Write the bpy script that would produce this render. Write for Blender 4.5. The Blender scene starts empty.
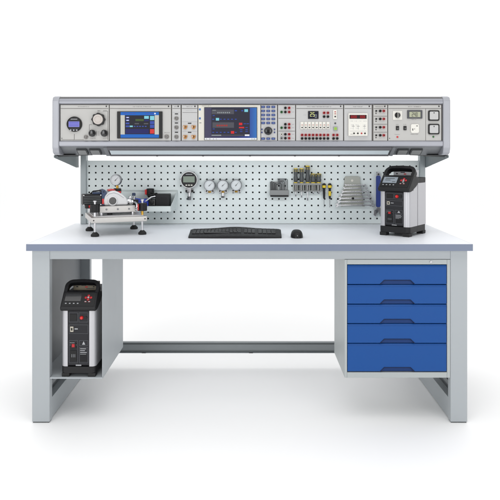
import bpy, bmesh, math, random
from mathutils import Matrix, Vector
random.seed(4)
C = bpy.context.scene.collection
PI = math.pi

# ------------------------------------------------------------------ camera frame of reference
D = 2.63                  # camera to the front edge of the desk
H = 1.1117                # eye height
MPP = 1.8/447             # metres per photo unit at the desk edge
def S(Y): return MPP*(D+Y)/D
def WX(px, Y): return (px-250)*S(Y)
def WZ(py, Y): return H-(py-150)*S(Y)
DESK = 0.7332

# ------------------------------------------------------------------ materials
def lin(c):
    return tuple((v/255/12.92 if v/255 <= .04045 else ((v/255+.055)/1.055)**2.4) for v in c)
K = 0.80
def mat(name, rgb, rough=.5, metal=0., k=None, bump=0., bscale=400., var=.0, vscale=8., coat=0., spec=.5, stretch=None):
    m = bpy.data.materials.new(name); m.use_nodes = True
    nt = m.node_tree; b = nt.nodes['Principled BSDF']
    kk = K if k is None else k
    c = tuple(min(.95, v*kk) for v in lin(rgb))
    b.inputs['Base Color'].default_value = (*c, 1)
    b.inputs['Roughness'].default_value = rough
    b.inputs['Metallic'].default_value = metal
    b.inputs['Coat Weight'].default_value = coat
    b.inputs['Specular IOR Level'].default_value = spec
    tc = nt.nodes.new('ShaderNodeTexCoord')
    src = tc.outputs['Object']
    if stretch:
        mp = nt.nodes.new('ShaderNodeMapping'); mp.inputs['Scale'].default_value = stretch
        nt.links.new(src, mp.inputs['Vector']); src = mp.outputs['Vector']
    if var > 0:
        n = nt.nodes.new('ShaderNodeTexNoise'); n.inputs['Scale'].default_value = vscale; n.inputs['Detail'].default_value = 5
        nt.links.new(src, n.inputs['Vector'])
        mx = nt.nodes.new('ShaderNodeMix'); mx.data_type = 'RGBA'
        mx.inputs[6].default_value = (*[v*(1-var) for v in c], 1); mx.inputs[7].default_value = (*[min(.97, v*(1+var)) for v in c], 1)
        nt.links.new(n.outputs['Fac'], mx.inputs[0]); nt.links.new(mx.outputs[2], b.inputs['Base Color'])
        mr = nt.nodes.new('ShaderNodeMapRange'); mr.inputs['To Min'].default_value = max(.03, rough-.08); mr.inputs['To Max'].default_value = min(1, rough+.08)
        nt.links.new(n.outputs['Fac'], mr.inputs['Value']); nt.links.new(mr.outputs['Result'], b.inputs['Roughness'])
    if bump > 0:
        n2 = nt.nodes.new('ShaderNodeTexNoise'); n2.inputs['Scale'].default_value = bscale; n2.inputs['Detail'].default_value = 3
        nt.links.new(src, n2.inputs['Vector'])
        bp = nt.nodes.new('ShaderNodeBump'); bp.inputs['Strength'].default_value = bump; bp.inputs['Distance'].default_value = .002
        nt.links.new(n2.outputs['Fac'], bp.inputs['Height']); nt.links.new(bp.outputs['Normal'], b.inputs['Normal'])
    return m
def emit(name, rgb, st=1.):
    m = bpy.data.materials.new(name); m.use_nodes = True
    b = m.node_tree.nodes['Principled BSDF']; c = lin(rgb)
    b.inputs['Base Color'].default_value = (.01, .01, .012, 1); b.inputs['Roughness'].default_value = .25
    b.inputs['Specular IOR Level'].default_value = .12
    b.inputs['Emission Color'].default_value = (*c, 1); b.inputs['Emission Strength'].default_value = st
    return m
def grad_emit(name, stops, axis=0, lo=0., hi=1., st=1.):
    """the wallpaper of a lit screen: colours running across it"""
    m = bpy.data.materials.new(name); m.use_nodes = True
    nt = m.node_tree; b = nt.nodes['Principled BSDF']
    b.inputs['Base Color'].default_value = (.01, .01, .012, 1); b.inputs['Roughness'].default_value = .25
    tc = nt.nodes.new('ShaderNodeTexCoord'); sp = nt.nodes.new('ShaderNodeSeparateXYZ'); mr = nt.nodes.new('ShaderNodeMapRange')
    nt.links.new(tc.outputs['Object'], sp.inputs[0]); nt.links.new(sp.outputs[axis], mr.inputs['Value'])
    mr.inputs['From Min'].default_value = lo; mr.inputs['From Max'].default_value = hi
    r = nt.nodes.new('ShaderNodeValToRGB'); el = r.color_ramp.elements
    while len(el) < len(stops): el.new(.5)
    for e, (p, c) in zip(el, stops): e.position = p; e.color = (*lin(c), 1)
    nt.links.new(mr.outputs['Result'], r.inputs[0]); nt.links.new(r.outputs[0], b.inputs['Emission Color'])
    b.inputs['Emission Strength'].default_value = st
    return m

M = {}
M['floor']   = mat('white studio floor', (243,243,243), .6, k=1, var=.004, vscale=2)
M['top']     = mat('desk laminate', (221,224,229), .42, k=1.06, spec=.4, var=.012, vscale=30, bump=.02, bscale=900)
M['edge']    = mat('desk edge band', (124,135,158), .42, var=.02, vscale=20, bump=.03, bscale=700)
M['frame']   = mat('powder coated frame', (181,187,191), .48, bump=.05, bscale=1400, var=.012, vscale=12)
M['cab']     = mat('cabinet paint', (184,190,190), .45, bump=.05, bscale=1400, var=.012, vscale=12)
M['shade']   = mat('side sheet paint with shade', (140,144,148), .5, bump=.05, bscale=1400, var=.015)  # frame grey darkened, the shade behind the legs is put into the colour
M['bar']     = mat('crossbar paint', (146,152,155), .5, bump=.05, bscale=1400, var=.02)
M['blue']    = mat('drawer blue paint', (12,80,156), .45, spec=.3, bump=.06, bscale=1200, var=.02, vscale=15)
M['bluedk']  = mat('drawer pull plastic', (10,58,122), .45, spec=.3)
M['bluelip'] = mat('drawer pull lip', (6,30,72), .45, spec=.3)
M['peg']     = mat('pegboard paint', (210,218,218), .5, k=1, bump=.05, bscale=1400, var=.012, vscale=12)
M['bracket'] = mat('bracket paint', (150,160,163), .5, bump=.05, bscale=1400)
M['upright'] = mat('upright paint', (176,185,188), .5, bump=.05, bscale=1400)
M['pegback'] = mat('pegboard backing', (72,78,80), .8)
M['alu']     = mat('console end paint', (176,178,185), .4, metal=.25, bump=.03, bscale=1500, var=.02)
M['trim']    = mat('anodised trim', (166,168,176), .36, metal=.35, var=.03, vscale=40, stretch=(.05,1,12))
M['trimdk']  = mat('trim with dark reflection', (104,103,104), .4, metal=.3, var=.03, vscale=40, stretch=(.05,1,12))  # top facet of the trim, its dark reflection painted in as grey
M['under']   = mat('console underside paint', (134,137,141), .5, bump=.04)
M['railgrey']= mat('lamp rail', (112,112,116), .5)
M['diff']    = mat('light diffuser', (226,238,243), .35)
M['panel']   = mat('instrument panel', (199,198,195), .5, var=.01, bump=.03, bscale=1200)
M['panelc']  = mat('instrument panel cool', (201,201,201), .5, var=.01, bump=.03, bscale=1200)
M['gap']     = mat('panel gap', (120,116,112), .7)
M['ink']     = mat('panel print', (92,88,86), .6)
M['inkdk']   = mat('dark print', (36,34,36), .5)
M['inkblue'] = mat('blue print', (60,110,180), .5)
M['inklt']   = mat('pale print', (176,178,182), .5)
M['white']   = mat('white plastic', (240,238,230), .4)
M['offw']    = mat('off white plastic', (226,223,213), .42)
M['black']   = mat('black plastic', (13,13,15), .4, spec=.35, bump=.03, bscale=900)
M['blackm']  = mat('matt black plastic', (19,19,22), .5, spec=.38, bump=.08, bscale=900, var=.05, vscale=40)
M['rubber']  = mat('rubber', (22,22,23), .7, bump=.08)
M['gloss']   = mat('gloss black', (8,8,10), .15, coat=.25)
M['red']     = mat('red plastic', (190,22,34), .35)
M['redb']    = mat('bright red plastic', (222,40,40), .35)
M['green']   = mat('green plastic', (40,110,52), .35)
M['lime']    = mat('lime button', (150,194,72), .35)
M['key']     = mat('keypad blue', (48,66,128), .4)
M['bluekey'] = mat('pale blue plastic', (120,150,205), .35)
M['steel']   = mat('bright steel', (205,205,208), .22, metal=1, k=1, var=.03, vscale=60)
M['steeldk'] = mat('dark steel', (120,122,126), .32, metal=1, k=1, var=.05, vscale=60)
M['satin']   = mat('satin aluminium', (206,206,208), .34, metal=.7, k=.95, var=.03, vscale=50, stretch=(1,1,.05))
M['cast']    = mat('machined aluminium', (204,202,199), .36, metal=.55, var=.03, vscale=40)
M['silver']  = mat('silver casing', (196,196,200), .38, metal=.45, k=.9, var=.015, vscale=90, bump=.04, bscale=1500)
M['nickel']  = mat('dull nickel', (148,145,142), .38, metal=.85, k=.8, var=.05, vscale=60)
M['rimgrey'] = mat('gauge rim', (132,134,138), .34, metal=.8, k=.8)
M['brass']   = mat('brass', (204,160,70), .28, metal=1, k=1)
M['orange']  = mat('orange socket', (206,140,58), .4)
M['bezel']   = mat('dark bezel', (62,64,70), .35)
M['lcd']     = mat('green lcd', (128,142,128), .3)
M['lcd2']    = mat('yellow lcd', (172,176,148), .3)
M['lcdgrey'] = mat('grey lcd', (150,160,170), .25)
M['dial']    = mat('gauge dial', (220,225,228), .45)
M['grey']    = mat('grey plastic', (140,142,142), .5, bump=.03)
M['greydk']  = mat('dark grey plastic', (74,78,80), .5, bump=.03)
M['greyfr']  = mat('frame print', (98,101,107), .5)
M['knobface']= mat('knob face', (206,198,192), .45)
M['cowl']    = mat('pale cowl', (226,227,229), .34, bump=.02)
M['yellow']  = mat('yellow plastic', (236,206,40), .4)
M['toolblue']= mat('blue grip', (34,58,134), .4)
M['navy']    = mat('navy paint', (52,70,104), .45)
M['hose']    = mat('blue hose', (52,78,196), .35)
M['dkpanel'] = mat('charcoal panel', (36,36,41), .5, spec=.3, bump=.03)
M['beige']   = mat('beige label', (196,190,176), .5)
M['tan']     = mat('tan label', (150,140,120), .5)
M['sockets'] = mat('socket frame', (64,66,68), .45)
M['wrack']   = mat('wrench rack plastic', (178,180,172), .5, bump=.03)
# lit screens
E = {k: emit('screen '+k, c, s) for k, c, s in [
    ('blue',(0,98,190),1), ('dark',(14,15,28),1), ('navy',(14,18,92),1), ('mid',(52,78,170),1), ('cyan',(128,206,222),1),
    ('red',(214,46,46),1), ('green',(96,128,44),1), ('pale',(196,196,186),1), ('violet',(136,136,220),1), ('violetdk',(84,84,176),1),
    ('win',(47,47,60),1), ('win2',(82,82,90),1), ('text',(150,158,160),1), ('redtext',(166,52,46),1), ('white',(240,242,246),1),
    ('digit',(226,232,150),1), ('navydk',(22,24,48),1), ('maroon',(44,16,18),1), ('ledred',(200,30,34),1), ('black',(12,12,16),1)]}

# ------------------------------------------------------------------ mesh builder
class MB:
    def __init__(s, Mx=None):
        s.bm = bmesh.new(); s.mats = []; s.M = Mx or Matrix()
    def mi(s, m):
        if m not in s.mats: s.mats.append(m)
        return s.mats.index(m)
    def _v(s, co): return s.bm.verts.new(s.M @ Vector(co))
    def _bev(s, fs, mat, bev, seg, only=None):
        for f in fs: f.material_index = s.mi(mat)
        if bev > 0:
            es = list({e for f in fs for e in f.edges})
            if only: es = [e for e in es if only(e)]
            bmesh.ops.bevel(s.bm, geom=es, offset=bev, segments=seg, profile=.5, affect='EDGES', clamp_overlap=True)
        return s
    def box(s, x0, x1, y0, y1, z0, z1, mat, bev=0., seg=2):
        x0, x1 = sorted((x0, x1)); y0, y1 = sorted((y0, y1)); z0, z1 = sorted((z0, z1))
        v = [s._v((x, y, z)) for x in (x0, x1) for y in (y0, y1) for z in (z0, z1)]
        q = [(0,1,3,2),(4,6,7,5),(0,4,5,1),(2,3,7,6),(0,2,6,4),(1,5,7,3)]
        return s._bev([s.bm.faces.new([v[i] for i in f]) for f in q], mat, bev, seg)
    def prism(s, pts, axis, a0, a1, mat, bev=0., seg=2, sidemat=None):
        def P(p, a): return {'x': (a, p[0], p[1]), 'y': (p[0], a, p[1]), 'z': (p[0], p[1], a)}[axis]
        A = [s._v(P(p, a0)) for p in pts]; B = [s._v(P(p, a1)) for p in pts]
        n = len(pts)
        fs = [s.bm.faces.new(A[::-1]), s.bm.faces.new(B)] + [s.bm.faces.new((A[i], A[(i+1) % n], B[(i+1) % n], B[i])) for i in range(n)]
        s._bev(fs, mat, bev, seg)
        bmesh.ops.recalc_face_normals(s.bm, faces=[f for f in fs if f.is_valid] if bev == 0 else s.bm.faces)
        return s
    def lathe(s, o, ax, prof, mat, seg=24):
        """prof: (radius, distance along the axis, material or None)"""
        ax = Vector(ax).normalized(); t = Vector((0,0,1)) if abs(ax.z) < .9 else Vector((1,0,0))
        u = ax.cross(t).normalized(); w = ax.cross(u); o = Vector(o); rings = []
        for p in prof:
            r, h = p[0], p[1]
            rings.append([s._v(o+ax*h)] if r <= 1e-7 else [s._v(o+ax*h+u*(r*math.cos(2*PI*i/seg))+w*(r*math.sin(2*PI*i/seg))) for i in range(seg)])
        fs = []
        for k in range(len(rings)-1):
            a, b = rings[k], rings[k+1]; m = s.mi(prof[k+1][2] if len(prof[k+1]) > 2 and prof[k+1][2] else mat)
            for i in range(seg):
                j = (i+1) % seg
                if len(a) == 1 and len(b) == 1: continue
                vs = (a[0], b[j], b[i]) if len(a) == 1 else ((a[i], a[j], b[0]) if len(b) == 1 else (a[i], a[j], b[j], b[i]))
                f = s.bm.faces.new(vs); f.material_index = m; fs.append(f)
        for r, e in ((rings[0], 0), (rings[-1], -1)):
            if len(r) > 1:
                f = s.bm.faces.new(r); f.material_index = s.mi(prof[e][2] if len(prof[e]) > 2 and prof[e][2] else mat); fs.append(f)
        bmesh.ops.recalc_face_normals(s.bm, faces=fs)
        return s
    def cyl(s, p0, p1, r, mat, seg=20, r1=None, ch=0.):
        p0, p1 = Vector(p0), Vector(p1); L = (p1-p0).length; r1 = r if r1 is None else r1
        pr = [(r, 0), (r1, L)] if ch <= 0 else [(r-ch, 0), (r, ch), (r1, L-ch), (r1-ch, L)]
        return s.lathe(p0, p1-p0, pr, mat, seg)
    def ball(s, c, r, mat, seg=20, sz=1.):
        n = 10
        return s.lathe((c[0], c[1], c[2]), (0,0,1), [(r*math.sin(PI*i/n) if 0 < i < n else 0, -r*sz*math.cos(PI*i/n)) for i in range(n+1)], mat, seg)
    def tube(s, path, r, mat, seg=10):
        P = [Vector(p) for p in path]; rings = []
        ref = Vector((0,0,1))
        t0 = (P[1]-P[0]).normalized()
        if abs(t0.dot(ref)) > .9: ref = Vector((0,1,0))
        u = t0.cross(ref).normalized()
        for i, p in enumerate(P):
            t = ((P[min(i+1, len(P)-1)]-P[max(i-1, 0)])).normalized()
            u = (u - t*u.dot(t)).normalized(); w = t.cross(u)
            rings.append([s._v(p+u*(r*math.cos(2*PI*k/seg))+w*(r*math.sin(2*PI*k/seg))) for k in range(seg)])
        fs = []
        for a, b in zip(rings, rings[1:]):
            for k in range(seg):
                fs.append(s.bm.faces.new((a[k], a[(k+1) % seg], b[(k+1) % seg], b[k])))
        fs += [s.bm.faces.new(rings[0]), s.bm.faces.new(rings[-1])]
        for f in fs: f.material_index = s.mi(mat)
        bmesh.ops.recalc_face_normals(s.bm, faces=fs)
        return s
    def mesh(s, name):
        me = bpy.data.meshes.new(name); s.bm.to_mesh(me); s.bm.free()
        for m in s.mats: me.materials.append(m)
        for p in me.polygons: p.use_smooth = True
        me.set_sharp_from_angle(angle=math.radians(38))
        return me
    def build(s, name, parent=None, loc=None):
        o = bpy.data.objects.new(name, s.mesh(name)); C.objects.link(o)
        wn = o.modifiers.new('normals', 'WEIGHTED_NORMAL'); wn.keep_sharp = True; wn.weight = 80
        if parent: o.parent = parent
        if loc: o.location = loc
        return o
def inst(name, me, parent, loc):
    o = bpy.data.objects.new(name, me); C.objects.link(o); o.parent = parent; o.location = loc
    return o
def tag(o, label, cat, group=None):
    o['label'] = label; o['category'] = cat
    if group: o['group'] = group
    return o
def thing(name, label, cat, loc=(0,0,0), rz=0., group=None):
    o = bpy.data.objects.new(name, None); C.objects.link(o); o.empty_display_size = .05
    o.location = loc; o.rotation_euler = (0, 0, rz)
    return tag(o, label, cat, group)
def rrect(x0, x1, z0, z1, r, n=5):
    pts = []
    for cx, cz, a in ((x1-r, z1-r, 0), (x0+r, z1-r, PI/2), (x0+r, z0+r, PI), (x1-r, z0+r, 1.5*PI)):
        pts += [(cx+r*math.cos(a+PI/2*i/n), cz+r*math.sin(a+PI/2*i/n)) for i in range(n+1)]
    return pts
SEG7 = {'0':'abcdef','1':'bc','2':'abged','3':'abgcd','4':'fgbc','5':'afgcd','6':'afgedc','7':'abc','8':'abcdefg','9':'abcdfg'}
def digits(mb, txt, x0, x1, z0, z1, y, mat, t=.0004):
    """seven-segment figures between x0..x1, z0..z1 on the plane y (facing -y)"""
    n = len(txt); cw = (x1-x0)/n
    for i, ch in enumerate(txt):
        a, b = x0+cw*(i+.12), x0+cw*(i+.84); h = z1-z0; w = min(h*.13, (b-a)*.24); zm = (z0+z1)/2
        R = {'a':(a,b,z1-w,z1),'g':(a,b,zm-w/2,zm+w/2),'d':(a,b,z0,z0+w),'f':(a,a+w,zm,z1),'b':(b-w,b,zm,z1),'e':(a,a+w,z0,zm),'c':(b-w,b,z0,zm)}
        for k in SEG7.get(ch, ''):
            q = R[k]; mb.box(q[0], q[1], y-t-(.0002 if k in 'adg' else 0), y, q[2], q[3], mat)

# ------------------------------------------------------------------ setting
f = MB(); f.box(-30, 30, -12, 45, -.05, 0, M['floor']); fl = f.build('floor'); fl['kind'] = 'structure'

# ------------------------------------------------------------------ workbench
bench = thing('workbench', 'long grey steel workbench with a pale laminate top and blue grey front edge', 'workbench', (0,0,0))
L_, R_ = WX(26, 0), WX(473, 0)
TOPZ, BOTZ = DESK, WZ(251, 0)
b = MB(); b.box(L_+.0025, R_-.0025, .0025, .7475, BOTZ+.0005, TOPZ, M['top'], .0012, 2)
top = b.build('desktop', bench)
b = MB()
b.box(L_, R_, 0, .0022, BOTZ, TOPZ-.0012, M['edge'], .0008, 2)
b.box(L_, L_+.0022, .0024, .75, BOTZ, TOPZ-.0012, M['edge']); b.box(R_-.0022, R_, .0024, .75, BOTZ, TOPZ-.0012, M['edge'])
b.box(L_+.0024, R_-.0024, .7478, .75, BOTZ, TOPZ-.0012, M['edge'])
b.build('edge_band', top)
YL = .03
XO = WX(32, YL); XI = WX(49.6, YL)           # left leg outer and inner
XOr = WX(467.4, YL); XIr = WX(450.6, YL)
RAILB = WZ(259.3, YL)
b = MB(); b.box(XI-.0005, XIr+.0005, YL+.003, YL+.034, RAILB, BOTZ-.0005, M['frame'], .0015); b.build('front_rail', bench)
b = MB(); b.box(XI-.0005, XIr+.0005, .70, .73, RAILB, BOTZ-.0005, M['frame'], .0015); b.build('rear_rail', bench)
for xo, xi in ((XO, XI), (XOr, XIr)):
    for y0, y1 in ((YL, YL+.036), (.70, .736)):
        b = MB(); b.box(xo, xi, y0, y1, .004, BOTZ-.0005, M['frame'], .0022, 3); lg = b.build('leg', bench)
        q = MB(); q.box(xo+math.copysign(.003, xi-xo), xi-math.copysign(.003, xi-xo), y0+.003, y1-.003, 0, .0042, M['greydk']); q.build('foot_pad', lg)
    sg = math.copysign(1, xi)          # towards the outside
    # foot beam: a channel lying on the floor between the legs
    b = MB(); b.box(xi+sg*.004, xi+sg*.034, YL+.0365, .6995, .003, .088, M['frame'], .0018)
    b.box(xi+sg*.0035, xi+sg*.012, YL+.0368, YL+.045, .088, .155, M['frame'], .001)
    b.build('foot_beam', bench)
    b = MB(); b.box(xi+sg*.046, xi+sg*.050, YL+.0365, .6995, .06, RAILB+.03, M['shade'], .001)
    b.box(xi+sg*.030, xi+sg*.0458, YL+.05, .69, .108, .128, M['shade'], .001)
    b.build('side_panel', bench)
# crossbar low at the back: a channel, lips forward
cz0, cz1 = WZ(353, .7), WZ(342, .7)
b = MB()
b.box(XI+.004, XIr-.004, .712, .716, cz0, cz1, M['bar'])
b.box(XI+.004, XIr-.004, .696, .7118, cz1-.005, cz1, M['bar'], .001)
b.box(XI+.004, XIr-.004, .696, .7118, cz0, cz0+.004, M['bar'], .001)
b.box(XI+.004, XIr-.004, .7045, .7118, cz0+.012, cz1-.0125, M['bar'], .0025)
for px in (144, 251): b.box(WX(px-2, .7), WX(px+2, .7), .6935, .6958, cz0+.0005, cz0+.0035, M['inkdk'])
b.build('crossbar', bench)
# open cubby on the left
CX = WX(102.5, YL); CZ = WZ(378, YL)
b = MB(); b.box(CX-.0025, CX, YL+.004, .46, CZ+.002, RAILB+.025, M['frame'], .0006)
b.build('cubby_side', bench)
b = MB(); b.box(XI-.046, CX, YL+.0365, .46, CZ-.004, CZ+.0018, M['frame'], .0006); b.box(XI+.0005, CX, YL+.002, YL+.0363, CZ-.004, CZ+.0018, M['frame'], .0006)
b.build('cubby_floor', bench)

# ------------------------------------------------------------------ drawer cabinet
cab = thing('drawer_cabinet', 'hanging grey cabinet of five blue drawers under the right end of the bench', 'drawer cabinet', (0,0,0))
YD = YL+.002
x0, x1 = WX(344.7, YD), WX(450.3, YD); z0, z1 = WZ(377.8, YD), WZ(259.6, YD)
dx0, dx1 = WX(347.3, YD), WX(446.9, YD)
YB = .36
b = MB()
b.box(x0, dx0-.001, YD, YB, z0, z1, M['cab'], .0012)
b.box(dx1+.001, x1, YD, YB, z0, z1, M['cab'], .0012)
b.box(dx0-.0008, dx1+.0008, YD+.0003, YB, z0, WZ(372.4, YD), M['cab'], .0012)
b.box(dx0-.0008, dx1+.0008, YD+.0003, YB, WZ(264.4, YD), z1, M['cab'], .0012)
b.box(dx0-.0008, dx1+.0008, YB-.004, YB-.001, WZ(372.3, YD), WZ(264.5, YD), M['cab'])
b.build('carcass', cab)
edges = [264.8, 284.7, 304.4, 323.8, 343.6, 372.0]
for i in range(5):
    zt, zb = WZ(edges[i], YD)-.0012, WZ(edges[i+1], YD)+.0022
    xm = WX(397.4, YD); hw, hn, hh = .0700, .0535, .0160
    # front sheet with a pull cut-out in its lower edge
    zc = zt-.0075
    pts = [(dx0+.001, zc), (dx0+.001, zb), (xm-hw, zb), (xm-hn, zb+hh), (xm+hn, zb+hh), (xm+hw, zb), (dx1-.001, zb), (dx1-.001, zc)]
    b = MB(); b.prism(pts, 'y', YD+.001, YD+.018, M['blue'], .0014, 2)
    b.prism([(YD+.0012, zc+.0001), (YD+.0012, zc+.0008), (YD+.0060, zt-.0003), (YD+.0075, zt), (YD+.018, zt), (YD+.018, zc+.0001)], 'x', dx0+.001, dx1-.001, M['blue'])
    b.box(dx0+.012, dx1-.012, YD+.026, YB-.02, zb+.004, zt-.012, M['greydk'])
    dr = b.build('drawer', cab)
    h = MB()
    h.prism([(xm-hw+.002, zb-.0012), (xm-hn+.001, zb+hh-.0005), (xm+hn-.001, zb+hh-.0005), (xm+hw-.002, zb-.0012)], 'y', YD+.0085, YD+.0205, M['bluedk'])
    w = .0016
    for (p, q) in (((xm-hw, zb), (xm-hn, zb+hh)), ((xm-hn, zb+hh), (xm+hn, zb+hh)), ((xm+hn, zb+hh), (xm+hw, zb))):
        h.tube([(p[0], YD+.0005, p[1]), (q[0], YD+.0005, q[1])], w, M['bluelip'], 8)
    h.build('handle', dr)
lk = MB(); lk.lathe((WX(431, YD), YD+.0005, WZ(261.8, YD)), (0,-1,0), [(.0055,0),(.0055,.003),(.0042,.0042),(0,.0042)], M['steel'], 20)
lk.box(WX(431, YD)-.0004, WX(431, YD)+.0004, YD-.0045, YD-.0036, WZ(261.8, YD)-.0026, WZ(261.8, YD)+.0026, M['inkdk'])
lk.build('lock', cab)

# ------------------------------------------------------------------ pegboard
peg = thing('pegboard', 'pale grey perforated tool board standing along the back of the desk', 'pegboard', (0,.72,DESK))
YP = .715
pz0, pz1 = DESK+.002, WZ(161, YP)
px0, px1 = WX(86.2, YP), WX(419.8, YP)
pit = 6.543*S(YP); hx0 = WX(89.2, YP); hz0 = WZ(166.2, YP); hs = .0041
xs = [hx0+pit*i for i in range(51)]; xs = [x for x in xs if x < px1-.008]
zs = [hz0-pit*j for j in range(9)][::-1]
b = MB(); bm = b.bm; mi = b.mi(M['peg'])
cx = [px0]+[(xs[i]+xs[i+1])/2 for i in range(len(xs)-1)]+[px1]
cz = [pz0]+[(zs[i]+zs[i+1])/2 for i in range(len(zs)-1)]+[pz1]
o3 = Vector((0, .72, DESK)); vc = {}
def V(x, y, z):
    k = (round(x, 5), round(y, 5), round(z, 5))
    if k not in vc: vc[k] = bm.verts.new(Vector((x, y, z))-o3)
    return vc[k]
for i, hx in enumerate(xs):
    for j, hz in enumerate(zs):
        A = [(cx[i], cz[j]), (cx[i+1], cz[j]), (cx[i+1], cz[j+1]), (cx[i], cz[j+1])]
        # square holes with clipped corners
        k = .0011
        B = [[(hx-hs+k, hz-hs), (hx-hs, hz-hs+k)], [(hx+hs, hz-hs+k), (hx+hs-k, hz-hs)], [(hx+hs-k, hz+hs), (hx+hs, hz+hs-k)], [(hx-hs, hz+hs-k), (hx-hs+k, hz+hs)]]
        B = [[(hx-hs, hz-hs+k), (hx-hs+k, hz-hs)], [(hx+hs-k, hz-hs), (hx+hs, hz-hs+k)], [(hx+hs, hz+hs-k), (hx+hs-k, hz+hs)], [(hx-hs+k, hz+hs), (hx-hs, hz+hs-k)]]
        loop = [p for q in B for p in q]
        for e in range(4):
            n = (e+1) % 4
            bm.faces.new([V(A[e][0], YP, A[e][1]), V(A[n][0], YP, A[n][1]), V(B[n][0][0], YP, B[n][0][1]), V(B[e][1][0], YP, B[e][1][1])])
            bm.faces.new([V(A[e][0], YP, A[e][1]), V(B[e][1][0], YP, B[e][1][1]), V(B[e][0][0], YP, B[e][0][1])])
        for e in range(8):
            p, q = loop[e], loop[(e+1) % 8]
            bm.faces.new([V(p[0], YP, p[1]), V(q[0], YP, q[1]), V(q[0], YP+.002, q[1]), V(p[0], YP+.002, p[1])])
for fc in bm.faces: fc.material_index = mi
bmesh.ops.recalc_face_normals(bm, faces=bm.faces)
b.M = Matrix.Translation(-o3)
b.box(px0, px1, YP+.0001, YP+.022, pz1+.0001, pz1+.002, M['peg'])      # folded rim
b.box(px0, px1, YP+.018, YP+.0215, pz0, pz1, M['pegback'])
b.box(px0, px0+.002, YP+.0002, YP+.0178, pz0, pz1, M['peg']); b.box(px1-.002, px1, YP+.0002, YP+.0178, pz0, pz1, M['peg'])
b.build('perforated_panel', peg)
for a, c in ((80.4, 86.0), (420.0, 425.4)):
    b = MB(Matrix.Translation(-o3)); b.box(WX(a, .70), WX(c, .70), .70, .745, DESK+.0008, 1.0905, M['upright'], .002, 2)
    up = b.build('upright', peg)
    q = MB(Matrix.Translation(-o3)); xb = WX((a+c)/2-1 if a < 250 else (a+c)/2, .70)
    q.lathe((xb, .6995, WZ(215, .70)), (0,-1,0), [(.0045,0),(.0045,.003),(.003,.0045),(0,.0045)], M['inkdk'], 12); q.build('bolt', up)

# ------------------------------------------------------------------ overhead instrument console
Yc = .30
con = thing('instrument_console', 'long overhead console packed with screens, knobs and sockets above the pegboard', 'instrument console', (0,Yc,1.09))
oc = Vector((0, Yc, 1.09)); TC = Matrix.Translation(-oc)
def cx_(p): return WX(p, Yc)
def cz_(p): return WZ(p, Yc)
xl, xr = cx_(59.8), cx_(442.3)
b = MB(TC)
b.prism([(.72, cz_(96.2)), (Yc+.022, cz_(96.2)), (Yc+.004, cz_(97.0)), (Yc-.004, cz_(98.7)), (Yc+.03, cz_(98.7)), (.72, cz_(97.2))], 'x', xl, xr, M['trimdk'])
b.prism([(Yc-.0045, cz_(98.8)), (Yc-.009, cz_(100.4)), (Yc-.009, cz_(103.2)), (Yc-.005, cz_(104.2)), (Yc+.006, cz_(104.2)), (Yc+.02, cz_(98.8))], 'x', xl, xr, M['trim'])
b.prism([(Yc+.006, cz_(140.9)), (Yc-.005, cz_(140.9)), (Yc-.009, cz_(142)), (Yc-.009, cz_(145.2)), (Yc-.005, cz_(146.4)), (Yc+.002, cz_(146.6)), (Yc+.02, cz_(145))], 'x', xl, xr, M['trim'])
b.box(xl, xr, Yc+.0062, Yc+.02, cz_(145.5), cz_(99.5), M['gap'])
zA, zB = cz_(146.7), H-5*S(Yc+.075)
b.prism([(Yc+.003, zA), (Yc+.076, zB), (.72, zB), (.72, cz_(97.3)), (Yc+.03, cz_(98.9)), (Yc+.0205, cz_(99.2)), (Yc+.0205, zA)], 'x', xl, xr, M['under'])
hous = b.build('housing', con)
for a, c in ((53.0, 59.7), (442.4, 449.6)):
    b = MB(TC)
    pr = [(.722, cz_(96)), (Yc+.02, cz_(95.8)), (Yc-.004, cz_(97.2)), (Yc-.013, cz_(100.5)), (Yc-.014, cz_(148)), (Yc-.006, cz_(153.0)), (Yc+.014, cz_(155.1)), (.722, cz_(155.1))]
    b.prism(pr, 'x', cx_(a), cx_(c), M['alu'], .0045, 4)
    b.build('end_cap', con)
# sloping underside: frame with u along x, v down the slope, n outwards
sl = math.hypot(.073, zA-zB); an = math.atan2(zA-zB, .073)
SM = TC @ Matrix.Translation((0, Yc+.003, zA)) @ Matrix(((1,0,0,0),(0,math.sin(-an)*1,math.cos(an),0),(0,-math.cos(an),-math.sin(an),0),(0,0,0,1)))
# columns: u=(1,0,0); n=(0,-sin,-cos) out; v=(0,cos,-sin) down-slope
b = MB(SM); b.box(cx_(107), cx_(392), .0002, .009, .0005, .0215, M['railgrey'], .001); b.box(cx_(108), cx_(391), .0002, .006, .0220, sl-.0145, M['diff'], .002); b.box(cx_(107), cx_(392), .0002, .008, sl-.014, sl-.001, M['railgrey'], .001)
for px in (155, 202, 250, 296, 341): b.box(cx_(px)-.004, cx_(px)+.004, .008, .0095, sl-.0095, sl-.003, M['inkdk'])
b.build('light_strip', con)
for a, c in ((103, 107), (392.5, 396)):
    b = MB(SM); b.box(cx_(a), cx_(c), .0002, .007, .004, sl-.002, M['under'], .001); b.build('strip_bracket', con)
for a, c in ((75, 85.6), (88, 99), (398.6, 410), (412.2, 424)):
    b = MB(SM)
    b.prism([(x, z) for x, z in rrect(cx_(a), cx_(c), .016, sl-.014, .004)], 'y', .0002, .007, M['sockets'], .0012)
    b.prism([(x, z) for x, z in rrect(cx_(a)+.005, cx_(c)-.005, .021, sl-.019, .003)], 'y', .0072, .0085, M['grey'], .0004)
    b.build('power_socket', con)
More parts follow.
